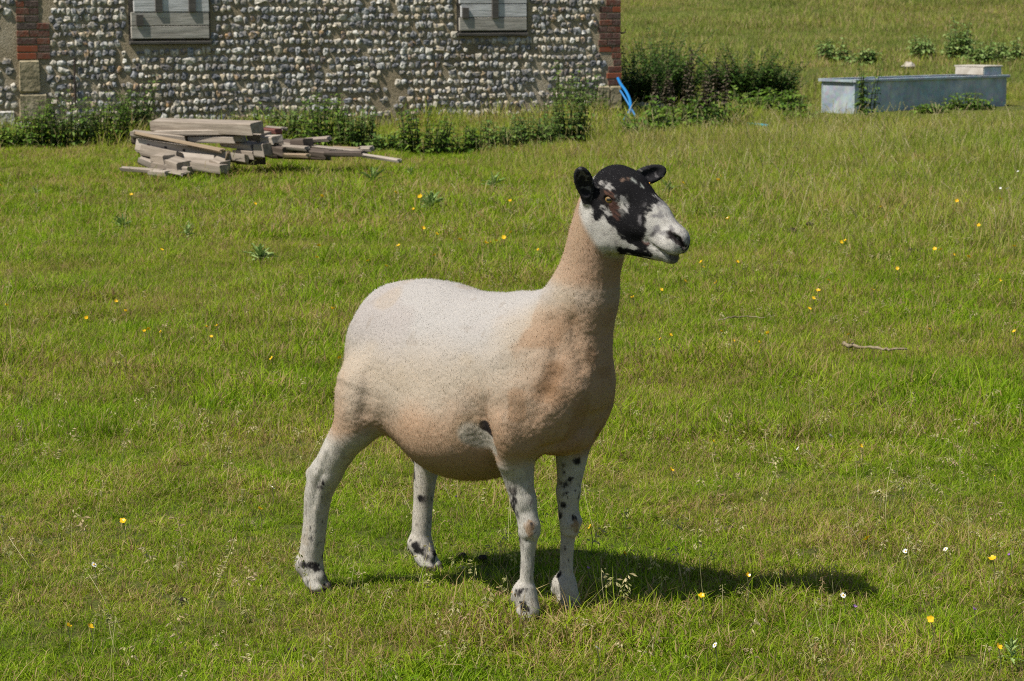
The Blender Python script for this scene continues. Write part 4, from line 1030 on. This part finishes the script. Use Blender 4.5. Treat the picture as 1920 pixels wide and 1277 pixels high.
def coat(V):
    """colour of the coat: shorn wool, leg hair, the black and white face, hooves"""
    n1 = noise3(V, 9, 21); n2 = noise3(V, 24, 22); n3 = noise3(V, 70, 23); n4 = noise3(V, 170, 24)
    a, s, z = V.T
    def mixc(c, d, f): return c*(1 - f[:, None]) + np.array(d)*f[:, None]
    col = np.tile(np.array((.345, .235, .155)), (len(V), 1))
    white = smooth(.40, .55, z + .035*n1 + .02*n2 - .05*smooth(.1, .3, a))*(1 - smooth(.31, .50, a + .03*n1 - .10*smooth(.70, .76, z)*smooth(.80, .765, z)))
    col = mixc(col, (.335, .29, .23), white*.9)
    top = smooth(.55, .68, z + .02*n1)*(1 - smooth(.20, .40, a + .03*n2 - .10*smooth(.70, .76, z)*smooth(.80, .765, z)))
    col = mixc(col, (.330, .312, .292), top)
    col = mixc(col, (.30, .265, .245), smooth(.15, .5, n1)*top*.5)
    rust = smooth(.50, .43, z)*smooth(-.05, .1, a)*(1 - smooth(.30, .36, a))
    col = mixc(col, (.33, .222, .14), rust*(.45 + .4*n2)*.8)
    col = mixc(col, (.26, .155, .085), smooth(.1, .5, n2 + .4*n1)*smooth(.27, .36, a)*smooth(.78, .66, z)*.55)
    col = mixc(col, (.28, .212, .145), smooth(.385, .33, z)*smooth(.02, .14, a)*(1 - smooth(.26, .29, a))*.75)  # greyish brown belly, its colour lightened in place of fill light
    col = mixc(col, (.315, .215, .15), smooth(.74, .86, z)*.5)
    m = V.copy(); m[:, 1] = -np.abs(s)
    # bare white skin with a black mark behind the elbow
    col = mixc(col, (.37, .335, .285), smooth(.034, .018, seg_dist(V, [(.238, -.160, .440), (.262, -.145, .428), (.290, -.138, .415)]) + .004*n2))
    col = mixc(col, (.022, .018, .017), smooth(.0175, .0140, seg_dist(V, [(.272, -.152, .458), (.290, -.156, .443)]) + .002*n3))
    col = mixc(col, (.24, .215, .19), smooth(.020, .004, seg_dist(V, [(.165, -.175, .612)]) + .006*n3)*.5)
    col = mixc(col, (.33, .25, .15), smooth(.35, .75, noise3(V, 13, 71) + .35*n2)*.25*smooth(.38, .46, z)); col = mixc(col, (.22, .18, .14), smooth(.62, .8, noise3(V, 40, 72))*.25)
    # legs
    leg = np.where(a < 0, smooth(.425, .375, z + .02*n2), smooth(.405, .355, z + .015*n2)*(1 - smooth(.03, .06, -(np.abs(s) - .115))*0))
    leg = leg*np.where((a > -.045) & (a < .262), 0, 1)
    lc = np.array((.40, .375, .33)) + .05*n3[:, None]*np.array((1, .9, .8)) ; lc = lc + .03*n1[:, None]*np.array((1, .6, .3))
    col = col*(1 - leg[:, None]) + lc*leg[:, None]
    col = mixc(col, (.30, .25, .19), leg*smooth(.35, .7, n3*.6 + n2*.6)*.5)
    Qh = V - HEAD_O; streak = noise3(np.stack([Qh @ HEAD_F*.32, Qh @ HEAD_L, Qh @ HEAD_U], 1), 230, 61); streak2 = noise3(np.stack([V[:, 0], V[:, 1], V[:, 2]*.35], 1), 260, 62)
    col = mixc(col, (.20, .115, .06), smooth(.030, .010, seg_dist(m, [(.437, -.105, .60), (.428, -.118, .555)]) + .008*n2)*.7)
    def spot(pts, r, c=(.02, .018, .018), soft=.3, P=V, amp=.55):
        nonlocal col
        sk = streak if P is not V else streak2
        hd = 0 if P is V else 1; d = seg_dist(P, pts); col = mixc(col, c, smooth(r*(1 + soft) + .0010, r*(1 - soft) - .0010, d + r*amp*(n3 + .7*n4) + (.0022 + .0022*hd)*sk + (.0014 + .0010*hd)*n4))
    for p, r in (((-.199, -.195, .268), .006), ((-.187, -.194, .278), .005), ((-.237, -.190, .139), .006), ((-.253, -.196, .074), .009), ((-.242, -.189, .073), .008), ((-.233, -.177, .067), .009), ((-.233, -.153, .091), .006),
                 ((-.255, -.18, .15), .004), ((-.26, -.15, .10), .012), ((-.262, -.185, .22), .004)): spot([p], r)
    spot([(-.222, -.150, .045), (-.214, -.152, .02)], .012)
    spot([(.322, -.112, .313), (.318, -.108, .282), (.317, -.102, .255)], .010); spot([(.312, -.10, .30), (.310, -.09, .25), (.322, -.095, .20)], .007)
    for p, r in (((.335, -.100, .081), .011), ((.348, -.098, .049), .009), ((.354, -.095, .046), .007), ((.340, -.100, .057), .008), ((.314, -.131, .388), .006), ((.33, -.098, .12), .006), ((.318, -.09, .075), .008), ((.34, -.098, .15), .004)): spot([p], r)
    spot([(.358, -.091, .236), (.357, -.092, .222)], .010, (.24, .17, .11)); spot([(.360, -.09, .238)], .003)
    for p, r in (((.348, .035, .337), .008), ((.346, .034, .352), .007), ((.377, .058, .362), .009), ((.343, .042, .307), .008), ((.351, .045, .286), .005), ((.363, .061, .227), .006), ((.34, .04, .26), .009), ((.36, .05, .32), .006), ((.335, .045, .235), .010), ((.325, .05, .09), .010), ((.385, .065, .335), .006)): spot([p], r)
    spot([(.362, .062, .212), (.36, .064, .20)], .009, (.27, .19, .12))
    spot([(-.215, .150, .27), (-.212, .145, .235)], .011); spot([(-.187, .147, .186)], .010); spot([(-.200, .143, .066), (-.186, .145, .054)], .012); spot([(-.224, .16, .07), (-.22, .15, .045)], .013)
    for p, r in (((-.172, .149, .042), .008), ((-.166, .172, .046), .010), ((-.20, .145, .12), .005), ((-.205, .147, .15), .004), ((-.16, .165, .03), .010)): spot([p], r)
    rs = smooth(.66, .80, noise3(V, 150, 31) + .25*noise3(V, 30, 33))*leg*smooth(.36, .30, z); col = mixc(col, (.05, .045, .043), rs*.8); col = mixc(col, (.25, .225, .20), leg*smooth(.2, .7, noise3(V, 45, 34) + .5*streak2)*.5)
    hoof = smooth(.022, .015, z + .003*n3); col = mixc(col, (.045, .036, .028), hoof*leg)
    # head
    Q = V - HEAD_O; f, l, u = Q @ HEAD_F, Q @ HEAD_L, Q @ HEAD_U
    H = np.stack([f, -np.abs(l), u], 1); Hs = np.stack([f, l, u], 1)
    head = smooth(-.010, .012, u + .083 + .5*f + .006*n2 - .06*smooth(-.045, -.075, f))*smooth(.83, .85, z)
    head = np.maximum(head, ((f > .075) & (u > -.105)).astype(float))
    ear = ((seg_dist(V, [EAR_B[0], EAR_B[0] + .10*EAR_D[0]]) < .030) & (np.abs(l) > .062)) | ((seg_dist(V, [EAR_B[1], EAR_B[1] + .10*EAR_D[1]]) < .030) & (np.abs(l) > .062))
    hc = np.tile(np.array((.385, .37, .34)), (len(V), 1)) + .05*n3[:, None]
    keep = col; col = hc
    BK = (.010, .0095, .0105)
    def hs(pts, r, c=BK, soft=.16, P=H, amp=.22): spot(pts, r, c, soft, P, amp)
    hs([(-.040, -.045, .030), (-.015, -.036, .054), (.004, -.020, .066), (.02, -.004, .072)], .028); hs([(-.03, -.01, .05), (.02, 0, .07)], .036)
    hs([(-.030, -.060, .005), (-.018, -.056, -.012), (.000, -.055, -.020)], .023); hs([(.000, -.05, .02), (.02, -.05, .035)], .022)
    hs([(-.002, -.055, -.030), (.008, -.056, -.036)], .008, amp=.6)
    hs([(.012, -.046, .045), (.038, -.030, .056), (.05, -.012, .058)], .022); hs([(.02, -.02, .06), (.060, .0, .054)], .030)
    hs([(.050, -.035, .045), (.068, -.035, .034), (.076, -.042, .018), (.082, -.050, .001), (.089, -.053, -.017), (.100, -.047, -.030)], .0215)
    hs([(.060, -.020, .045), (.082, -.014, .044)], .020)
    hs([(.084, -.053, -.006), (.088, -.053, -.017), (.095, -.050, -.024)], .029)
    hs([(.058, -.057, -.022), (.080, -.055, -.028), (.098, -.046, -.036)], .0175)
    hs([(.036, -.057, -.024), (.060, -.057, -.026)], .0125)
    hs([(.104, -.045, -.038), (.118, -.038, -.043), (.132, -.035, -.043)], .0105)
    hs([(.090, -.037, -.080), (.115, -.034, -.067), (.140, -.032, -.054)], .0115, amp=.4); hs([(.09, -.015, -.09), (.14, -.01, -.062)], .014)
    hs([(.009, -.056, .006)], .021, (.020, .016, .015))
    hs([(.006, -.058, .017), (.018, -.057, .021)], .0065, (.085, .045, .033))
    hs([(.030, -.056, .001), (.042, -.056, -.008), (.048, -.056, -.013)], .0095, (.060, .032, .025))
    GW = (.27, .26, .245)
    hs([(-.027, -.048, .024), (-.005, -.054, .030), (.010, -.055, .030)], .0032, GW, .5, amp=.7)
    hs([(.036, -.051, .026), (.049, -.047, .018), (.059, -.050, .005), (.058, -.054, -.005)], .0038, GW, .4, amp=.5)
    hs([(.005, -.056, -.014), (.022, -.056, -.020), (.034, -.057, -.021)], .0030, GW, .5, amp=.6)
    hs([(.014, -.039, .056), (.024, -.033, .060)], .0034, (.12, .08, .06), .5, amp=.8)
    hs([(.030, -.030, .061), (.045, -.022, .061), (.054, -.018, .058)], .0036, (.24, .25, .23), .5, Hs, .8)
    col = mixc(col, BK, smooth(.05, .40, streak + .5*n4)*.75*(f < .068)*(u > -.024 - .25*np.clip(f, 0, 1)))
    for p, r, c in (((.099, -.034, .033), .0055, BK), ((.114, -.034, .027), .004, (.2, .19, .19)), ((.134, -.035, .006), .008, (.20, .19, .19)), ((.133, -.037, -.004), .006, (.07, .065, .065)), ((.122, -.022, .038), .004, (.25, .24, .23)), ((.105, -.012, .045), .004, (.2, .19, .19))): hs([p], r, c, .4, amp=.6)
    col = mixc(col, (.17, .16, .16), smooth(.15, .55, noise3(V, 85, 41) + .4*noise3(V, 190, 42))*smooth(.075, .095, f)*smooth(-.02, .01, u)*.75)
    col = mixc(col, (.20, .185, .175), smooth(.25, .7, noise3(V, 120, 43) + .3*streak)*.55*(col.mean(1) > .2))
    hs([(.166, -.033, .014), (.178, -.026, .012), (.190, -.016, .008), (.199, -.008, .000)], .0088, (.030, .024, .024), .35); hs([(.206, 0, .006), (.206, 0, -.004), (.203, 0, -.022)], .0065, (.035, .03, .032), .4)
    hs([(.134, -.0385, -.029), (.150, -.036, -.0315), (.170, -.033, -.031), (.187, -.023, -.028), (.200, -.004, -.025)], .0036, (.018, .015, .015), .35, amp=.2)
    hs([(.192, -.014, -.033), (.198, 0, -.034)], .008, (.10, .09, .09), .5)
    hs([(.128, -.040, -.033)], .006, (.16, .09, .075), .5)
    face = col; col = keep*(1 - head[:, None]) + face*head[:, None]
    col[ear] = np.array((.018, .017, .019)) + .012*np.clip(n3[ear] + n4[ear], 0, 1)[:, None]
    edge = ear & (noise3(V, 120, 51) > .35); col[edge] = col[edge]*.4 + .6*np.array((.16, .15, .15))
    return np.clip(col, .008, .9), np.maximum(np.maximum(leg, head), ear.astype(float)), head
# ---------------------------------------------------------------- the sheep itself
SV, SF = sheep_surface(.0025)
SV = sculpt(SV, SF); SN = vert_normals(SV, SF); SCOL, SHAIR, SHEAD = coat(SV)
t = NT('sheep_coat'); q = t.obj(); c = t.attr('coat').outputs['Color']
c = t.mix(1.0, c, t.ramp(t.noise(330, 3, q, .7), [(.3, (.80,)*3), (.7, (1.12,)*3)]), 'MULTIPLY')
t.bump(t.noise(260, 4, q, .7), .3, .003)
M['coat'] = t.done(c, .9, .08)
t = NT('sheep_fibre'); M['fibre'] = t.leafy(t.attr('coat').outputs['Color'], .5, .8, .05)
sme = mesh('sheep', SV, SF, M['coat'], True); cattr(sme, 'coat', SCOL)
sheep = props(obj('sheep', sme, None, (-.174, 5.60, 0), (0, 0, -R(40))), 'freshly shorn sheep with a black and white face standing in the pasture', 'sheep')
def fibres(name, n, mask, length, width, lay, seed):
    g = np.random.default_rng(seed)
    tri = np.concatenate([SF[:, [0, 1, 2]], SF[:, [0, 2, 3]]]); A = np.linalg.norm(np.cross(SV[tri[:, 1]] - SV[tri[:, 0]], SV[tri[:, 2]] - SV[tri[:, 0]]), axis=1)
    w = A*mask[tri[:, 0]]; k = g.choice(len(tri), n, p=w/w.sum()); a, b_ = g.random(n), g.random(n); fl = a + b_ > 1; a[fl], b_[fl] = 1 - a[fl], 1 - b_[fl]
    T = tri[k]; ip = lambda X: X[T[:, 0]]*(1-a-b_)[:, None] + X[T[:, 1]]*a[:, None] + X[T[:, 2]]*b_[:, None]
    P, N, K, H_ = ip(SV), ip(SN), ip(SCOL), ip(np.stack([SHEAD]*3, 1))[:, 0]
    if lay:   # hair lies along the limb, and back along the face
        flow = np.where((H_ > .5)[:, None], -HEAD_F + .25*HEAD_U*-1, np.array([0, 0, -1.])); d = flow - N*np.sum(flow*N, 1)[:, None]; d /= np.linalg.norm(d, axis=1)[:, None] + 1e-6
        d = d + N*g.uniform(.12, .42, n)[:, None] + g.normal(0, .18, (n, 3))
    else: d = N*g.uniform(.03, .28, n)[:, None] + g.normal(0, .5, (n, 3))
    d /= np.linalg.norm(d, axis=1)[:, None]; s = np.cross(d, N + g.normal(0, .06, (n, 3))); s /= np.linalg.norm(s, axis=1)[:, None] + 1e-6
    L = length*g.uniform(.5, 1.25, n)[:, None]*np.where(H_ > .5, .62, 1.0)[:, None]; W = width*g.uniform(.6, 1.2, n)[:, None]
    V = np.stack([P - s*W/2 - N*.0008, P + s*W/2 - N*.0008, P + d*L], 1).reshape(-1, 3)
    gn = np.sum(np.cross(V[1::3] - V[0::3], V[2::3] - V[0::3])*N, 1) < 0; V = V.reshape(-1, 3, 3); V[gn] = V[gn][:, [1, 0, 2]]; V = V.reshape(-1, 3)
    me = mesh(name, V, np.arange(3*n).reshape(-1, 3), M['fibre'], True)
    K = np.clip(K*(2.0 if not lay else 1.9)*g.uniform(.94, 1.07, n)[:, None] + (g.uniform(0, .03, n)*(g.random(n) < (.35 if lay else 0)))[:, None], .004, .9)  # lifted tone in some laid hairs paints grey glints
    if lay:
        r_ = g.random(n); br = K.mean(1); f_ = (H_ > .5)
        K[(r_ < .13) & (br > .25) & f_] *= .28; K[(r_ < .05) & (br > .25) & ~f_] *= .4; K[(r_ > .95) & (br < .06) & f_] += .14  # dark flecks among pale hairs; light glints painted onto black face hairs
    cattr(me, 'coat', np.repeat(K, 3, 0))
    me.normals_split_custom_set_from_vertices(np.repeat(N, 3, 0).tolist())
    o = obj(name, me, sheep); o['kind'] = 'stuff'; return o
zz = SV[:, 2]
eyez = np.linalg.norm(SV - hp(EYE[0], -EYE[1] - .008, EYE[2]), axis=1)
SLIPS = (np.minimum(*[seg_dist(SV, [hp(a, q*b_, c) for a, b_, c in pl]) for q in (-1, 1) for pl in [[(.132, .0385, -.028), (.148, .036, -.0305), (.168, .033, -.030), (.186, .023, -.027), (.199, .004, -.024)]]]) > .0045)
SLIPS = SLIPS & (np.minimum(*[seg_dist(SV, [hp(.164, q*.0325, .015), hp(.186, q*.0225, .010), hp(.199, q*.008, -.001)]) for q in (-1, 1)]) > .0095)
fibres('wool', 200000, (1 - SHAIR)*(zz > .1),   .0048, .0011, False, 1)
fibres('hair', 110000, SHAIR*(1 + 2.2*SHEAD)*(zz > .02)*(eyez > .0145)*SLIPS, .0080, .0007, True, 2)
# eyes: amber iris, dark slit pupil lying level
t = NT('eye'); t.p.inputs['Coat Weight'].default_value = 1; t.p.inputs['Coat Roughness'].default_value = .03; M['eye'] = t.done(t.attr('coat').outputs['Color'], .25, .5)
def eye(q):
    V, F, K = [], [], []; n, m = 36, 20
    for i in range(m + 1):
        th = math.pi*i/m*.62
        for j in range(n):
            ph = 2*math.pi*j/n; x, y, z = math.sin(th)*math.cos(ph), math.sin(th)*math.sin(ph), math.cos(th); V.append((x, y, z))
            r_ = th/(math.pi/2); p = (abs(x) < .46) and abs(y) < .20 + .03*math.cos(x*4)
            K.append((.006, .007, .009) if p else ((.20, .12, .035) if r_ < .50 else (.06, .035, .016) if r_ < .58 else (.03, .018, .014)))
    for i in range(m):
        for j in range(n): F.append([i*n + j, (i+1)*n + j, (i+1)*n + (j+1) % n, i*n + (j+1) % n])
    d = (HEAD_L*q*.93 + HEAD_F*.32 + HEAD_U*.12); d /= np.linalg.norm(d); h = np.cross((0, 0, 1), d); h /= np.linalg.norm(h); k = np.cross(d, h)
    V = np.array(V)*.0128; V = V[:, :1]*h + V[:, 1:2]*k + V[:, 2:]*d + hp(EYE[0], q*EYE[1]*.985, EYE[2])
    me = mesh('eye', V, F, M['eye'], True); cattr(me, 'coat', np.array(K)); return obj('eye', me, sheep)
eye(-1); eye(1)
t = NT('ear_tag'); M['tag'] = t.done((.50, .24, .03), .5, .4)
p = EAR_B[1] + EAR_D[1]*.045 - np.array([0, 0, .022]) + np.array([.64, -.77, 0])*.006
obj('ear_tag', MB().box(tuple(p), (.012, .003, .014), bev=.001).me('ear_tag', M['tag']), sheep)
# ---------------------------------------------------------------- flowers, sticks and droppings in the grass
t = NT('buttercup'); M['yellow'] = t.leafy(t.n('RGB').outputs[0], .25, .3, .5); [n_ for n_ in M['yellow'].node_tree.nodes if n_.type == 'RGB'][0].outputs[0].default_value = (.80, .50, .012, 1)
t = NT('daisy'); M['white'] = t.leafy(t.n('RGB').outputs[0], .2); [n_ for n_ in M['white'].node_tree.nodes if n_.type == 'RGB'][0].outputs[0].default_value = (.80, .79, .76, 1)
t = NT('vetch'); M['violet'] = t.leafy(t.n('RGB').outputs[0], .25); [n_ for n_ in M['violet'].node_tree.nodes if n_.type == 'RGB'][0].outputs[0].default_value = (.34, .16, .46, 1)
def flower_meshes(n, L, W, cup, mat, seed):
    g = np.random.default_rng(seed); b = MB()
    for k in range(n):
        a = 2*math.pi*k/n + g.normal(0, .08); d = np.array([math.cos(a), math.sin(a), 0]); s = np.array([-d[1], d[0], 0]); l_ = L*g.uniform(.85, 1.1)
        b.add([s*-.15*W, s*.15*W, d*l_*.6 + s*W/2 + [0, 0, cup*.5], d*l_*.6 - s*W/2 + [0, 0, cup*.5], d*l_ + s*W*.25 + [0, 0, cup], d*l_ - s*W*.25 + [0, 0, cup]], [[0, 1, 2, 3], [3, 2, 4, 5]])
    return b.me('flower_head', M[mat])
BUT = [flower_meshes(5, .0098, .0095, c_, 'yellow', k) for k, c_ in enumerate((.004, .006, .009))]
DAI = [flower_meshes(14, .0085, .0026, .001, 'white', 9), flower_meshes(14, .0080, .0026, .003, 'white', 10)]
VET = [flower_meshes(6, .006, .004, .006, 'violet', 12)]
CENT = MB().tube([(0, 0, .0005), (0, 0, .003)], [.0028, .0020], 8).me('centre', M['yellow'])
STEMS = {}
def flower(kind, u, v, label, group):
    heads, h, cat = {'buttercup': (BUT, .068, 'buttercup'), 'daisy': (DAI, .056, 'daisy'), 'vetch': (VET, .05, 'vetch')}[kind]
    p = gp(u, v); far_ = smooth(8, 20, p[1]); h = h*random.uniform(1.0, 1.18)*(1 + .9*far_)
    p = gp(u, v + h*FPX/p[1]); k = int(h*200)
    if k not in STEMS: STEMS[k] = MB().tube([(0, 0, -.01), (.006, .003, k/400), (0, 0, k/200)], .0011, 5).me('stem', M['stem'])
    o = props(obj(kind, STEMS[k], None, tuple(p), (0, 0, random.uniform(-.7, .7))), label, cat, group)
    hd = obj('flower_head', random.choice(heads), o, (0, 0, k/200), (random.uniform(.35, 1.0), random.uniform(-.4, .4), random.uniform(0, 6)), random.uniform(.7, 1.0)*(1 + .7*float(far_)))
    if kind == 'daisy' and p[1] < 7: obj('centre', CENT, hd)
for u, v, l in [(170, 1170, 'bright buttercup in the bottom left of the pasture'), (128, 1170, 'tiny buttercup bud left of the bright one at the bottom left'), (232, 975, 'buttercup in the grass left of the stretched hind leg'), (487, 952, 'single buttercup just left of the near hind hock'), (1258, 881, 'buttercup right of the sheep chest'),
        (1613, 834, 'twin headed buttercup at the right above the shadow'), (1625, 1009, 'buttercup just past the tip of the sheep shadow'), (1400, 1078, 'buttercup standing in the lower edge of the sheep shadow'), (1315, 1116, 'buttercup beside a seed head below the shadow'), (1170, 1038, 'buttercup inside the sheep shadow by the far front leg'),
        (1860, 1045, 'buttercup by the right edge level with the shadow'), (1870, 1213, 'large buttercup in the bottom right corner'), (1744, 1160, 'small buttercup left of the bottom right corner'), (1107, 985, 'buttercup right of the far front knee')]:
    flower('buttercup', u, v, l, 'buttercups in the near grass')
GR = {'left': ('yellow buttercup in the pasture left of the sheep', 'buttercups left of the sheep', [(272, 622), (279, 617), (303, 623), (387, 613), (407, 612), (397, 630), (247, 368), (304, 470), (218, 565), (236, 585), (164, 597), (12, 574), (1, 350), (510, 672), (637, 670), (624, 580)]),
      'behind': ('yellow buttercup in the pasture behind the sheep back', 'buttercups behind the sheep', [(604, 371), (742, 364), (776, 395), (788, 372), (793, 431), (818, 440), (862, 450), (910, 458), (920, 456), (930, 452), (945, 447), (958, 437), (598, 462), (594, 485), (690, 490), (724, 500), (748, 463), (815, 480), (479, 384), (957, 380), (1010, 470)]),
      'right': ('yellow buttercup in the pasture right of the sheep head', 'buttercups right of the sheep head', [(1280, 346), (1350, 333), (1368, 342), (1346, 341), (1365, 413), (1315, 493), (1318, 502), (1381, 493), (1240, 543), (1186, 558), (1284, 528), (1342, 530), (1553, 526), (1576, 456), (1585, 454), (1652, 390), (1682, 505), (1752, 468), (1763, 470), (1787, 478), (1815, 482), (1873, 527), (1900, 463), (1875, 375), (1793, 380), (1834, 425), (1635, 543), (1533, 547), (1525, 560)]),
      'field': ('yellow buttercup in the open pasture at the right', 'buttercups in the pasture at the right', [(1590, 629), (1423, 642), (1440, 626), (1375, 638), (1352, 622), (1742, 617), (1901, 622), (1517, 580), (1337, 829), (1238, 635), (1256, 629)])}
NTH = 'leftmost second third fourth fifth sixth seventh eighth ninth tenth eleventh twelfth'.split()
WHERE = {'left': 'left of the sheep', 'behind': 'behind the sheep back', 'right': 'right of the sheep head', 'field': 'in the pasture at right'}
for key, (l, gname, L) in GR.items():
    L = sorted(L, key=lambda p: p[1]); nb = 1 if len(L) < 12 else 2 if len(L) < 20 else 3; cut = [round(len(L)*i/nb) for i in range(nb + 1)]
    for i in range(nb):
        band = {1: 'scattered', 2: ['upper', 'lower'][i] if i < 2 else '', 3: ['upper', 'middle', 'lower'][i]}[nb]
        for k, (u, v) in enumerate(sorted(L[cut[i]:cut[i+1]])):
            flower('buttercup', u, v, 'yellow buttercup, ' + NTH[k] + (' of' if k == 0 else ' from the left of') + ' the ' + band + ' ones ' + WHERE[key], gname)
for u, v, l in [(1690, 917, 'white daisy right above the shadow tip, right one of a pair'), (1648, 919, 'white daisy left of the other daisy above the shadow tip'), (1697, 1031, 'white daisy right of the shadow tip'), (1772, 1028, 'white daisy between the shadow tip and the right edge'), (1557, 815, 'white daisy near the twin headed buttercup'), (1495, 841, 'faded daisy left of the twin headed buttercup'),
        (1340, 1207, 'white daisy near the bottom edge right of the front legs'), (1119, 1212, 'small daisy below the front hooves'), (511, 913, 'white daisy left of the near hock'), (1863, 893, 'little daisy near the right edge'), (5, 966, 'daisy cut by the left edge'), (177, 1058, 'white daisy in the lower left pasture'), (1580, 1113, 'closed daisy below the shadow tip'), (583, 905, 'daisy touching the near hock')]:
    flower('daisy', u, v, l, 'daisies in the near grass')
for u, v, l in [(1875, 355, 'upper white flower at the right in the long grass'), (1888, 354, 'rightmost white flower in the long grass'), (1862, 343, 'leftmost white flower in the long grass at the right'), (1908, 323, 'white flower highest in the long grass at the right')]: flower('daisy', u, v, l, 'white flowers in the long grass')
for u, v, l in [(1825, 1141, 'violet vetch flower near the right edge below the shadow'), (1601, 1136, 'pinkish vetch flower under the shadow tip'), (1892, 1040, 'violet vetch flower by the right edge buttercup'), (1102, 1063, 'violet vetch flower in the shadow by the far front hoof'), (856, 931, 'violet vetch flower under the belly')]: flower('vetch', u, v, l, 'violet vetch flowers')
# sticks
t = NT('dead_twig'); M['twig'] = t.done(t.ramp(t.noise(50, 4, t.obj()), [(.3, (.14, .11, .065)), (.6, (.26, .21, .14)), (.8, (.32, .27, .19))]), .9, .15)
def stick(pix, r, z, label):
    P = []
    for u, v in pix: p = gp(u, v); p[2] += z; P.append(p)
    P = curve_pts(P, 4); g = np.random.default_rng(int(pix[0][0])); P = [p + g.normal(0, .004, 3) for p in P]
    rad = r*np.linspace(1.1, .6, len(P))*g.uniform(.8, 1.2, len(P))
    props(obj('dry_stick', MB().tube(P, rad, 7).me('dry_stick', M['twig'], True)), label, 'stick', 'dry sticks lying in the pasture')
stick([(1581, 662), (1600, 666), (1640, 670), (1668, 673), (1698, 672)], .0075, .038, 'pale knobbly dry stick lying in the grass at the right')
stick([(1345, 614), (1370, 611), (1400, 607), (1432, 610)], .0035, .032, 'thin grey stick lying higher up the pasture than the pale one')
# droppings
t = NT('dung'); M['dung'] = t.done(t.ramp(t.noise(80, 3, t.obj()), [(.35, (.012, .009, .006)), (.7, (.04, .028, .018))]), .85, .2)
for i, (u, v, r, l) in enumerate([(1485, 440, .035, 'dark dropping on the pasture right of the sheep nose'), (1518, 427, .028, 'small brown dropping above the one right of the nose'), (1712, 480, .04, 'dark dropping farther right on the pasture'), (343, 1119, .011, 'small black dropping at the lower left'), (905, 1040, .014, 'dropping in the shadow behind the near front leg'), (865, 1036, .016, 'larger dropping in the shadow between hind and front legs'), (1370, 984, .014, 'tiny dark dropping in the grass right of the chest'), (548, 1213, .012, 'brown clod below the near hind hoof')]):
    p = gp(u, v + (4 if v < 600 else 14)); rock('dropping', (p[0], p[1], p[2] + (.034 if v < 600 else .010)), (r, r*.8, r*.6), 'dung', 60 + i, l, 'dung', 'droppings on the pasture', i*1.3)
